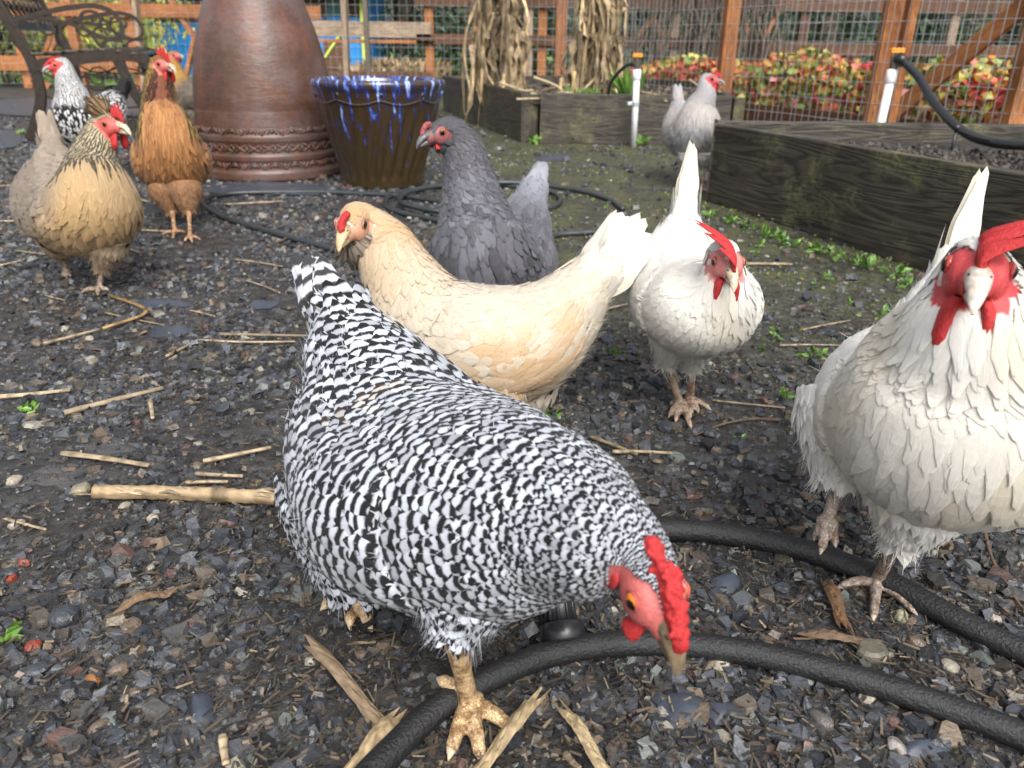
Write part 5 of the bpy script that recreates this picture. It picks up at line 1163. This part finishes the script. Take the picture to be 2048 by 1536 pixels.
def f_cream(q, vd, p, rng, nst):
    n = len(q); C = jitter(arr((.68, .62, .51), n), rng, .05); buff = arr((.62, .36, .13), n)
    C = mix(C, buff, .70*(1-sst(q, 3.6, 6.4))*(.75+.3*pn(p, 30))+.62*sst(pn(p, 15, 1)+rng.normal(0, .55, n), .0, 1.1)*sst(vd, .25, .45)*sst(q, 6.2, 7)*(1-sst(q, 8.4, 9.2)))
    C = mix(C, arr((.78, .75, .69), n), sst(q, 9.5, 11)); return C, mix(C*.84, arr((.52, .38, .21), n), np.full(n, .35)), np.full(n, 2.0)
st_c = dict(skin=(.72, .64, .52), fn=f_cream, scale=.95, lift=.075, camber=.07, hj=.0010, twist=.01, tail=lambda a, b, p, r: (arr((.80, .77, .70), len(p)), arr((.74, .68, .58), len(p)), p))
hen('cream and buff hen with bearded face behind the barred hen', HD(708, 448, .985, 676, 480, .938),
    S((764, 486, 1.02, .036, .036, .040), (802, 552, 1.01, .046, .045, .050), (858, 640, 1.005, .068, .066, .078), (945, 685, 1.005, .080, .074, .082),
      (1035, 672, 1.015, .078, .066, .082), (1105, 630, 1.03, .062, .048, .066), (1155, 585, 1.04, .040, .036, .048), (1175, 565, 1.045, .028, .03, .036)),
    ypr(P(1155, 585, 1.04), P(858, 640, 1.0)), dict(tip=P(1276, 442, 1.065), n=9, spread=.30, w=.052, splay=.10, taper=.86),
    [leg((985, 740, .98), (1010, 835, .985), foot(975, 905), toes_auto(foot(975, 905), math.pi), r=.034), leg((1040, 745, 1.05), (1030, 835, 1.08), foot(1010, 870), toes_auto(foot(1010, 870), math.pi), r=.040)],
    st_c, 'plain', face=(.52, .27, .18), hs=1.25, comb=dict(kind='bump', h=.002, w=.004, n=24, a0=.034, a1=.016), wattle=0, beak_col=(.55, .42, .24), iris=(.10, .05, .04), near=1, seed=12, face_scale=.72,
    muff=dict(n=200, c=lambda H: H(.006, 0, -.015), r=.017, back=.5, up=-.8, side=.6, len=.024, col=(.30, .25, .20), c2=.5))

def f_grey(q, vd, p, rng, nst):
    n = len(q); C = jitter(arr((.145, .145, .168), n), rng, .22); C = mix(C, arr((.10, .10, .11), n), (1-sst(q, 3.2, 5))*.8)
    C = mix(C, arr((.30, .31, .36), n), sst(q, 9.2, 10.6)); return C, C*.30, np.full(n, 2.0)
hen('slate grey hen with black streaked head turned beside the blue pot', HD(886, 264, 1.40, 836, 280, 1.375),
    S((925, 296, 1.42, .035, .035, .037), (938, 360, 1.435, .047, .046, .047), (950, 435, 1.445, .068, .062, .068), (965, 515, 1.455, .094, .080, .086),
      (985, 545, 1.53, .100, .084, .085), (1020, 512, 1.63, .090, .072, .07), (1045, 440, 1.72, .060, .052, .058), (1060, 398, 1.76, .034, .032, .034)),
    ypr(P(1050, 440, 1.72), P(950, 510, 1.44)), dict(tip=P(1083, 328, 1.80), n=5, spread=.16, w=.058, splay=.1),
    [leg((930, 590, 1.48), (930, 640, 1.50), foot(930, 668), toes_auto(foot(930, 668), -2.0)), leg((1010, 590, 1.53), (1010, 630, 1.56), foot(1010, 655), toes_auto(foot(1010, 655), -2.0))],
    dict(skin=(.10, .10, .11), fn=f_grey, scale=1.0, wmul=1.25, neck=(.9, .8, .85), tail=lambda a, b, p, r: (arr((.36, .37, .42), len(p)), arr((.28, .29, .34), len(p)), p)), 'plain', face=(.26, .085, .085), hs=1.30,
    comb=dict(kind='bump', h=.001, w=.0035, n=24, a0=.033, a1=.019, col=(.34, .09, .09)), wattle=.004, beak_col=(.13, .13, .14), iris=(.40, .10, .02), leg_col=(.16, .17, .18), near=1, seed=15, face_scale=.58,
    muff=dict(n=150, c=lambda H: H(.004, 0, -.014), r=.016, back=.7, up=-.45, side=.5, len=.016, col=(.085, .085, .09), c2=.6))

def f_bufb(q, vd, p, rng, nst):
    n = len(q); C = jitter(arr((.34, .28, .215), n), rng, .14); br = arr((.53, .36, .18), n)
    C = mix(C, br, sst(vd, .45, .75)*(1-sst(q, 7.2, 8.6))*sst(q, 4.6, 5.6)*(.92+.1*pn(p, 16)))
    C = mix(C, arr((.56, .48, .32), n), (1-sst(q, 4.8, 5.6))); C = mix(C, arr((.34, .28, .22), n), sst(q, 8.5, 10)); C2 = np.where((q < 5.4)[:, None], C*.16, C*np.array([1.3, 1.3, 1.3]))
    return C, np.clip(C2, 0, 1), np.where(q < 5.4, 1.3, 2.4)
st_bb = dict(skin=(.44, .32, .19), fn=f_bufb, scale=1.0, wing=lambda a, b, p, x, r: (a*np.array([.75, .74, .76]), b*.7, p))
hen('buff brown hen with tufted crest and bright red comb', HD(218, 250, 1.58, 262, 256, 1.555),
    S((194, 290, 1.585, .036, .036, .038), (186, 335, 1.585, .052, .050, .052), (190, 400, 1.565, .086, .072, .084), (165, 425, 1.63, .100, .078, .088),
      (128, 400, 1.73, .088, .070, .075), (112, 345, 1.81, .056, .048, .055), (106, 308, 1.85, .032, .03, .03), (104, 295, 1.86, .022, .022, .022)),
    ypr(P(110, 340, 1.81), P(195, 405, 1.56)), dict(tip=P(88, 218, 1.89), n=5, spread=.14, w=.036, splay=.12),
    [leg((215, 470, 1.60), (206, 530, 1.635), foot(198, 578), [toe(160, 586), toe(196, 592), toe(222, 584), toe(205, 566)]),
     leg((120, 470, 1.68), (122, 505, 1.73), P(132, 535, 1.745), [P(125, 556, 1.735), P(142, 556, 1.735), P(134, 560, 1.74), P(128, 545, 1.76)])],
    st_bb, 'plain', hackle_mode='streak', face=(.52, .10, .09), hs=1.30, comb=dict(kind='single', h=.024, n=5, flop=.25, a0=.036, a1=.004), wattle=.018, beak_col=(.62, .50, .36), lobe=(.58, .36, .34),
    leg_col=(.46, .37, .28), near=1, seed=21, crest=dict(n=130, c=lambda H: H(-.008, 0, .016), r=.012, back=.75, up=.65, side=.35, len=.026, col=(.34, .22, .11), c2=.25))

def f_gold(q, vd, p, rng, nst):
    n = len(q); C = jitter(arr((.40, .19, .07), n), rng, .12); C = mix(C, arr((.24, .15, .09), n), sst(vd, .72, .95)*sst(q, 6.8, 7.8))
    hk = (q < 5.9)*sst(np.where(q < 5.0, .88, .72)-vd*np.ones(n), -.06, .02); C = mix(C, arr((.52, .33, .08), n), hk)
    C = mix(C, arr((.09, .07, .05), n), sst(q, 7, 8)*(1-sst(vd, .42, .55))); C = mix(C, arr((.20, .07, .035), n), (vd > .72)*(q > 3.3)*(q < 4.9)*1.0)
    C2 = np.where((hk > .5)[:, None], C*.05, np.clip(C*1.9+.03, 0, 1)); return C, C2, np.where(hk > .5, 1.2, 6.5)
hen('golden brown hen standing tall in front of the terracotta jar', HD(325, 130, 2.2, 356, 136, 2.165),
    S((318, 165, 2.215, .036, .036, .037), (322, 215, 2.215, .052, .050, .050), (337, 280, 2.20, .086, .074, .086), (343, 320, 2.27, .097, .084, .100),
      (348, 315, 2.37, .088, .070, .090), (350, 280, 2.46, .056, .045, .06), (352, 255, 2.51, .034, .03, .03), (352, 245, 2.52, .024, .02, .02)),
    ypr(P(350, 280, 2.46), P(337, 290, 2.2)), dict(tip=P(356, 200, 2.60), n=5, spread=.16, w=.036, splay=.12),
    [leg((325, 365, 2.24), (344, 420, 2.26), foot(350, 464), [toe(322, 470), toe(346, 478), toe(372, 466), toe(352, 455)], r=.034),
     leg((368, 365, 2.23), (378, 422, 2.24), foot(380, 474), [toe(368, 484), toe(385, 486), toe(402, 480), toe(380, 464)], r=.034)],
    dict(skin=(.28, .14, .06), fn=f_gold, scale=1.0, hackle_q=5.9), 'streak', hackle_mode='streak', face=(.50, .13, .11), hs=1.30, comb=dict(kind='single', h=.028, n=5, a0=.030), wattle=.018, beak_col=(.55, .42, .32),
    lobe=(.66, .56, .32), leg_col=(.56, .34, .19), near=1, seed=25)

def f_sl(q, vd, p, rng, nst):
    n = len(q); C = jitter(arr((.78, .78, .78), n), rng, .06); C2 = arr((.012, .012, .014), n)
    C = mix(C, arr((.10, .10, .10), n), sst(vd, .8, .95)*sst(q, 7, 8)); C = mix(C, arr((.02, .02, .02), n), sst(q, 9, 10)); return C, C2, np.where(q < 5.2, 1.9, 1.9)
hen('silver laced hen with black edged white feathers in front of the bench', HD(116, 130, 2.72, 90, 137, 2.70),
    S((134, 158, 2.735, .036, .036, .037), (145, 192, 2.75, .056, .052, .054), (152, 230, 2.77, .088, .074, .084), (168, 258, 2.85, .100, .080, .092),
      (190, 245, 2.95, .090, .070, .085), (216, 215, 3.05, .062, .05, .06), (232, 195, 3.1, .036, .03, .03), (238, 188, 3.11, .024, .02, .02)),
    ypr(P(216, 215, 3.05), P(152, 240, 2.76)), dict(tip=P(255, 160, 3.16), n=5, spread=.2, w=.036, splay=.12),
    [leg((150, 300, 2.79), (148, 345, 2.80), foot(148, 392), toes_auto(foot(148, 392), -2.4)), leg((185, 295, 2.84), (182, 338, 2.87), foot(182, 384), toes_auto(foot(182, 384), -2.4))],
    dict(skin=(.05, .05, .05), fn=f_sl, scale=.80, tail=lambda a, b, p, r: (b, b, p)), 'laced', hackle_mode='streak', face=(.55, .07, .07), hs=1.25, comb=dict(kind='bump', h=.005, w=.007, n=40, a0=.032, a1=-.012), wattle=.013,
    beak_col=(.36, .33, .30), lobe=(.62, .45, .42), near=0, seed=31)

def f_far(q, vd, p, rng, nst):
    n = len(q); C = jitter(arr((.17, .14, .11), n), rng, .15); C = mix(C, arr((.50, .28, .07), n), 1-sst(q, 5.2, 6.0)); return C, np.clip(C*.7, 0, 1), np.full(n, 2.0)
hen('distant golden necked brown hen half hidden behind the terracotta jar', HD(350, 112, 3.70, 369, 112, 3.68),
    S((346, 132, 3.71, .036, .036, .037), (348, 152, 3.71, .054, .052, .052), (362, 180, 3.72, .086, .074, .084), (392, 196, 3.75, .098, .080, .092),
      (425, 195, 3.78, .090, .070, .085), (455, 178, 3.8, .06, .05, .06), (475, 165, 3.82, .034, .03, .03), (482, 160, 3.82, .024, .02, .02)),
    ypr(P(455, 180, 3.8), P(362, 180, 3.72)), dict(tip=P(520, 130, 3.84), n=5, spread=.2, w=.036, splay=.12),
    [leg((385, 225, 3.73), (385, 250, 3.73), foot(382, 312), toes_auto(foot(382, 312), 0)), leg((410, 225, 3.8), (408, 250, 3.8), foot(404, 308), toes_auto(foot(404, 308), 0))],
    dict(skin=(.18, .13, .09), fn=f_far, scale=1.0), 'plain', face=(.48, .12, .11), hs=1.15, comb=dict(kind='single', h=.008, n=4, a0=.026), wattle=.010, beak_col=(.45, .33, .26), near=0, seed=35, leg_col=(.5, .38, .26))

def f_lav(q, vd, p, rng, nst):
    n = len(q); C = jitter(arr((.47, .44, .41), n), rng, .06); C = mix(C, arr((.40, .41, .45), n), sst(pn(p, 18), 0, 1)*.7+(1-sst(q, 4.2, 5))*.5); return C, C*.82, np.full(n, 2.0)
hen('pale lavender grey hen standing between the two raised beds', HD(1421, 160, 2.85, 1447, 163, 2.83),
    S((1411, 186, 2.86, .036, .036, .037), (1401, 212, 2.88, .056, .052, .054), (1396, 248, 2.88, .086, .074, .086), (1388, 270, 2.95, .095, .080, .095),
      (1374, 262, 3.05, .086, .070, .085), (1362, 235, 3.12, .056, .05, .056), (1357, 212, 3.16, .032, .03, .03), (1356, 205, 3.17, .022, .02, .02)),
    ypr(P(1362, 240, 3.12), P(1396, 250, 2.88)), dict(tip=P(1354, 168, 3.2), n=5, spread=.14, w=.034, splay=.12),
    [leg((1375, 305, 2.92), (1372, 335, 2.94), foot(1356, 380), toes_auto(foot(1356, 380), -1.2)), leg((1412, 305, 2.90), (1410, 335, 2.92), foot(1402, 378), toes_auto(foot(1402, 378), -1.2))],
    dict(skin=(.36, .34, .33), fn=f_lav, scale=1.05), 'plain', face=(.50, .08, .09), hs=1.22, comb=dict(kind='single', h=.018, n=5, a0=.034, a1=-.008), wattle=.017, beak_col=(.26, .24, .22), iris=(.12, .04, .02),
    near=0, seed=41, leg_col=(.42, .30, .25))
# ================================================================== SMALL THINGS ON THE GROUND
rg = np.random.default_rng(101)
def stalk(x0, y0, x1, y1, r, col=(1, 1, 1), bend=.02, mat='straw', name='straw_stalk', label='loose straw stalk lying on the gravel', cat='straw', group='straw stalks on the gravel', lift=.004):
    a, b = G(x0, y0, lift+r), G(x1, y1, lift+r*1.2); m = (a+b)/2+np.array([rg.normal(0, 1), rg.normal(0, 1), .2])*np.linalg.norm(b-a)*bend
    n = 14; rad = r*np.linspace(1.05, .75, n)*(1+.25*(np.arange(n) % 5 == 2)); V, F = tube(spline([a, m, b], n), rad, 8); V = np.array(V); V[:, 2] = (V[:, 2]-lift)*.75+lift
    st_ = rg.uniform(.55, 1.25, 8); nod = np.where(np.arange(n) % 5 == 2, .5, 1.0)*rg.uniform(.85, 1.1, n); return tag(MB().add(V, F, np.array(col)*rg.uniform(.7, 1.15)*(nod[:, None]*st_[None]).reshape(-1, 1)).build(name, M[mat], None, True), label, cat, group)
for s in ((0, 792, 140, 778, .0042), (128, 824, 326, 774, .0048), (332, 712, 396, 678, .003), (396, 679, 590, 682, .0028), (440, 667, 642, 671, .0035), (125, 905, 298, 929, .0042), (406, 921, 542, 893, .004), (392, 946, 486, 951, .0034), (372, 964, 456, 962, .0032),
          (88, 686, 200, 657, .0038), (8, 1036, 92, 1058, .0022), (470, 518, 565, 532, .0028), (0, 372, 60, 366, .0035), (0, 442, 55, 440, .0032), (60, 448, 30, 462, .003), (290, 365, 420, 372, .003), (265, 395, 330, 412, .004), (235, 458, 345, 462, .0028), (450, 408, 560, 402, .003), (250, 495, 280, 505, .003),
          (300, 800, 305, 835, .0032), (1180, 872, 1275, 908, .003), (1425, 800, 1570, 815, .0022), (1225, 902, 1345, 905, .003), (1475, 526, 1585, 527, .0042), (1600, 660, 1700, 640, .0022), (1560, 690, 1680, 690, .002), (1200, 620, 1290, 600, .003), (1240, 560, 1290, 580, .005),
          (1195, 1284, 1248, 1276, .0022), (445, 1470, 452, 1526, .0035), (1130, 1505, 1160, 1536, .003), (30, 500, 110, 510, .0025), (90, 590, 130, 600, .002), (210, 625, 330, 650, .002), (880, 1090, 930, 1100, .002), (1640, 930, 1700, 945, .002), (490, 560, 560, 585, .0022), (0, 530, 45, 520, .003), (380, 620, 430, 632, .0025)):
    stalk(*s)
stalk(205, 656, 217, 588, .0042, (1.1, .9, .6), .14, label='curled tan stalk pointing towards the buff hen', group=None)
stalk(150, 988, 300, 985, .001, label='thin straw strand beside the thick corn stalk', group=None)
# thick split corn stalk
cs = tag(empty('corn_stalk', G(380, 995)), 'thick split corn stalk lying beside the barred hen', 'corn stalk')
a, b = G(190, 983, .013), G(600, 1000, .013); n = 40; pth = spline([a, (a+b)/2+np.array([0, .004, 0]), b], n); rad = .0088*(1+.14*np.exp(-((np.linspace(0, 1, n)-.62)/.025)**2))*(1-.1*np.abs(np.sin(np.arange(n)*1.7)))
V, F = tube(pth, rad, 12); V = np.array(V)+rg.normal(0, .0006, (len(V), 3)); sk = rg.uniform(.45, 1.3, 12)[None]*rg.uniform(.8, 1.1, (n, 1)); sk[23:26] *= .45; MB().add(V, F, np.array((.80, .74, .66))*sk.reshape(-1, 1)).build('stem', M['straw'], cs, True)
for k in range(9):
    t = rg.uniform(.05, .85); p = a*(1-t)+b*t+np.array([0, rg.uniform(-.009, .006), rg.uniform(.002, .009)]); d = (b-a)*rg.uniform(.05, .13); MB().tube([p, p+d*.5+np.array([0, 0, .002]), p+d+np.array([0, -.002, 0])], [.001, .0026, .0008], 5, rg.uniform(.4, 1.2)).build('splinter', M['straw'], cs)
# husk strips near the front foot
def strip(x0, y0, x1, y1, w, col, label, mat='bark_pale', n=14, name='husk_strip', cat='husk'):
    a, b = G(x0, y0, .008), G(x1, y1, .010); d = nrm(b-a); s = np.cross([0, 0, 1.0], d); V = []; cols = []
    for i in range(n+1):
        t = i/n; c = a*(1-t)+b*t+np.array([0, 0, .004*math.sin(t*5)]); ww = w*(.88+.12*math.sin(7*t))*(1 if 0 < i < n else .8)
        for j in range(7):
            q = (j/6-.5); V.append(c+s*q*ww+np.array([0, 0, .003*(1-4*q*q)])+(d*rg.normal(0, .010) if i in (0, n) else d*rg.normal(0, .0008))+np.array([0, 0, rg.normal(0, .0007)])); cols.append(np.array(col)*rg.uniform(.65, 1.2))
    F = [(i*7+j, i*7+j+1, (i+1)*7+j+1, (i+1)*7+j) for i in range(n) for j in range(6)]; mb = MB(); mb.add(V, F, np.array(cols)); o = mb.build(name, M[mat], None)
    sm = o.modifiers.new('thick', 'SOLIDIFY'); sm.thickness = .0018; return tag(o, label, cat)
strip(618, 1288, 772, 1455, .012, (.75, .7, .62), 'frayed grey brown fibre strip pointing at the front foot')
strip(800, 1440, 690, 1560, .020, (1.0, .95, .85), 'wide pale corn husk tucked against the black hose', 'straw')
strip(1075, 1400, 940, 1560, .010, (.9, .87, .78), 'narrow pale husk strip under the barred hen toes', 'straw')
strip(1132, 1428, 1215, 1545, .009, (.95, .92, .82), 'straight pale husk strip lying right of the front foot', 'straw')
strip(1605, 1275, 1745, 1282, .010, (.5, .42, .35), 'dark wood sliver lying between the two hoses')
strip(1655, 1170, 1690, 1250, .012, (.5, .35, .24), 'brown dead leaf strip beside the white hen foot')
strip(250, 1215, 345, 1180, .010, (.55, .45, .36), 'flat brown bark sliver on the gravel')
for pts, r, lb in ((((1968, 1060), (1985, 1120), (2020, 1180), (2060, 1240)), .0022, 'thin forked twig lying beyond the large white hen'), (((1560, 840), (1500, 838), (1440, 850), (1390, 870)), .0022, 'thin dark twig beside the small white hen'), (((535, 492), (570, 478), (600, 462)), .004, 'short dark stick by the garden hose')):
    o = MB().tube(spline([G(x, y, .006) for x, y in pts], 20), np.linspace(r, r*.6, 20), 7, (.45, .38, .32)).build('twig', M['bark_pale'], None, True); tag(o, lb, 'twig')

# distinct stones
def stone(px, py, wpx, col, lb, grp, h=.62, seed=0):
    p = G(px, py); d = p[1]*math.cos(PITCH)+.2; r = wpx*d/FPX/2; rs = np.random.default_rng(seed+int(px*3+py)); K = rs.normal(0, 1, (9, 3)); K = nrm(K); lim = rs.uniform(.62, .95, 9)
    V, F = ell((0, 0, 0), np.eye(3), (1, 1, 1), 12, 8); V = np.array(V)
    for k, l in zip(K, lim): e = V@k-l; V = V-np.clip(e, 0, None)[:, None]*k
    V = V*np.array([r, r*rs.uniform(.65, .95), r*h*rs.uniform(.8, 1.2)]); a = rs.uniform(0, 6.28); V = V@np.array([[math.cos(a), math.sin(a), 0], [-math.sin(a), math.cos(a), 0], [0, 0, 1]])
    V = V+np.array([p[0], p[1], r*h*.42]); o = MB().add(V, F, np.array(col)*rs.uniform(.9, 1.1)).build('stone', M['stone'], None); return tag(o, lb, 'stone', grp)
dkb, gry, brn, pale, redd = (.045, .052, .062), (.12, .125, .135), (.15, .115, .085), (.34, .31, .25), (.27, .055, .03)
GS = 'dark angular stones on the gravel'; 
for px, py, w in ((75, 1345, 55), (130, 1240, 60), (350, 1400, 50), (770, 1245, 50), (215, 1140, 40), (560, 1185, 45), (455, 1185, 40), (440, 1225, 40), (140, 1390, 55), (1560, 1360, 45), (1870, 1280, 50), (1960, 1290, 60), (1440, 785, 45), (1310, 770, 40), (1420, 870, 40), (1530, 1000, 45), (1640, 1190, 45), (1560, 1180, 45), (20, 1150, 40), (230, 1345, 45), (900, 1380, 40), (1330, 860, 42)):
    stone(px, py, w, dkb, 'dark slate grey angular stone on the wet gravel', GS)
GB = 'brown stones on the gravel'
for px, py, w in ((265, 1258, 48), (240, 1345, 45), (185, 1395, 42), (485, 1160, 32), (505, 1160, 28), (720, 1310, 36), (1290, 1250, 40), (200, 1460, 48), (1830, 1290, 40), (880, 1235, 34), (75, 690, 30), (600, 830, 30), (1000, 1165, 28)):
    stone(px, py, w, brn, 'rounded brown stone on the wet gravel', GB)
GP = 'pale stones on the gravel'
for px, py, w in ((30, 965, 36), (35, 1052, 34), (250, 1018, 32), (305, 1040, 32), (350, 1010, 24), (1440, 1330, 52), (1735, 1400, 50), (1900, 1335, 40), (1680, 1370, 42), (300, 1138, 24), (620, 1325, 28), (130, 660, 22), (180, 680, 22), (1985, 1240, 36), (1220, 362, 10)):
    stone(px, py, w, pale, 'pale cream stone on the wet gravel', GP)
for px, py, w, c, lb in ((68, 1295, 36, redd, 'bright red brick fragment among the gravel'), (25, 1160, 26, redd, 'small red stone chip near the gravel edge'), (50, 1130, 34, (.22, .07, .05), 'dull red stone among dark chips'), (190, 1362, 40, (.30, .13, .04), 'orange brown stone among dark gravel'), (163, 985, 46, (.26, .23, .16), 'lichen coated tan stone at the end of the corn stalk'), (1355, 1335, 52, (.10, .085, .06), 'greenish brown wet stone under the barred hen beak'), (1740, 1310, 70, (.12, .11, .085), 'large grey brown stone between the two hoses'), (1800, 1165+70, 40, (.30, .30, .2), 'pale yellow stone by the white hen toes'), (1640, 1445, 60, (.10, .09, .085), 'large flat grey stone in front of the hose'), (1790, 1500, 50, (.22, .2, .19), 'light grey stone in front of the hose'), (1855, 1155, 16, (.40, .13, .05), 'tiny orange stone behind the white hen foot'), (1615, 1365, 30, (.2, .22, .2), 'speckled grey green stone below the hose')):
    stone(px, py, w, c, lb, None)

# scraps of landscape fabric showing through the stones
def patch(pts, lb, grp=None, z=.0045):
    c = np.mean([G(*p) for p in pts], 0); ring = []; k = len(pts); P2 = [G(*p) for p in pts]
    dense = spline(P2+[P2[0]], 26)[:-1]; V = [np.array([c[0], c[1], z+.004])]
    for f in (.55, 1.0):
        for p in dense: q = c+(p-c)*f*(1+rg.normal(0, .04 if f == 1 else .02)); V.append(np.array([q[0], q[1], z+(.003*math.sin(q[0]*90)+.002 if f < 1 else -.003)]))
    n = len(dense); F = [(0, 1+i, 1+(i+1) % n) for i in range(n)]+[(1+i, 1+n+i, 1+n+(i+1) % n, 1+(i+1) % n) for i in range(n)]
    return tag(MB().add(V, F).build('landscape_fabric', M['fabric'], None, True, cols=False), lb, 'fabric', grp)
GF = 'scraps of landscape fabric in the gravel'; LF = 'wet blue black scrap of landscape fabric showing through the gravel'
for pts in (((255, 605), (330, 600), (390, 612), (300, 618)), ((310, 655), (350, 648), (390, 660), (345, 678), (300, 672)), ((1290, 1400), (1340, 1385), (1400, 1400), (1420, 1440), (1340, 1450)), ((1400, 1410), (1470, 1405), (1500, 1430), (1430, 1455)), ((1420, 1160), (1470, 1150), (1480, 1180), (1430, 1190)), ((1085, 310), (1140, 308), (1130, 320), (1080, 322)), ((1800, 1480), (1900, 1470), (1880, 1520), (1800, 1520)), ((380, 1395), (420, 1390), (430, 1440), (390, 1450)), ((500, 605), (560, 602), (540, 618), (500, 618))):
    patch(pts, LF, GF)
patch(((-60, 210), (60, 198), (220, 196), (330, 205), (320, 232), (150, 235), (0, 232)), 'broad wet landscape fabric sheet under the bench', z=.012)
patch(((-40, 275), (20, 262), (45, 285), (0, 300)), 'wet fabric patch beside the buff hen tail', z=.010)
patch(((405, 372), (520, 366), (660, 374), (650, 392), (520, 390), (420, 388)), 'black fabric sheet at the foot of the terracotta jar', z=.008)

# weeds
def weed(px, py, size, n, lb, grp, col=(.10, .20, .035)):
    p = G(px, py); k = n; a = rg.uniform(0, 6.28, k); pos = np.column_stack([np.full(k, p[0])+rg.normal(0, size*.22, k), np.full(k, p[1])+rg.normal(0, size*.22, k), np.full(k, .004)+rg.uniform(0, size*.35, k)])
    return tag(leaf_obj('weed_seedling', k, rg, pos, rg.uniform(.6, 1.15, k)*size, np.array([col])*rg.uniform(.7, 1.5, (k, 1)), M['leaf'], None, up=.8, asp=.5, droop=.12), lb, 'weed', grp)
weed(62, 830, .020, 7, 'bright green weed seedling alone on the open gravel', None, (.16, .32, .05)); weed(8, 1295, .018, 9, 'bright green leaf sprig among big stones', None, (.12, .26, .03))
for px, py, s in ((1205, 282, .07), (1215, 280, .06), (1068, 288, .05), (1145, 287, .04), (1300, 288, .05), (1330, 286, .04), (1285, 292, .06), (1400, 290, .04)): weed(px, py, s, 14, 'leafy green weed at the foot of the farther raised bed', 'weeds along the farther bed')
for k in range(26):
    t = k/25; px, py = 1440+t*520, 425+t*190; weed(px-rg.uniform(2, 26), py+rg.uniform(0, 16), rg.uniform(.018, .036), 10, 'leafy green weed along the nearer raised bed', 'weeds along the nearer bed')
for k in range(40):
    px, py = rg.uniform(1120, 1830), 0; py = rg.uniform(380 if px < 1400 else 440+(px-1400)*.42, 760); weed(px, py, rg.uniform(.010, .024), 7, 'small green seedling sprouting from the mossy gravel', 'seedlings in the mossy gravel')
for px, py in ((150, 262), (170, 268), (200, 240), (45, 270), (1105, 838), (1560, 800), (1640, 715), (1480, 890)): weed(px, py, .03 if py < 300 else .018, 9, 'small green weed in the open gravel', 'weeds in the open gravel')
# chickweed and moss carpet
n = 15000; x = rg.uniform(-.3, 1.0, n); y = rg.uniform(.95, 4.3, n); e = (B[0]-A[0])*(y-A[1])-(B[1]-A[1])*(x-A[0]); e = -e/np.linalg.norm(B-A)
wgt = moss_w(x, y)*(.30*(pn2(x, y, 5, 4) > .1)+1.0*np.exp(-np.clip(e, 0, 9)/.16)*(y < 2.75)*(pn2(x, y, 9, 2) > -.3)); keep = (rg.uniform(0, 1, n) < wgt) & ~in_bed(x, y); x, y = x[keep], y[keep]; n = len(x)
o = leaf_obj('ground_moss', n, rg, np.column_stack([x, y, rg.uniform(.002, .007, n)]), rg.uniform(.005, .014, n), np.array([(.115, .15, .035), (.08, .11, .025), (.16, .18, .05)])[rg.integers(0, 3, n)]*rg.uniform(.6, 1.3, (n, 1)), M['leaf'], None, up=.5, asp=.7, droop=.1); tag(o, 'low moss and tiny chickweed carpeting the damp ground', 'moss', kind='stuff')
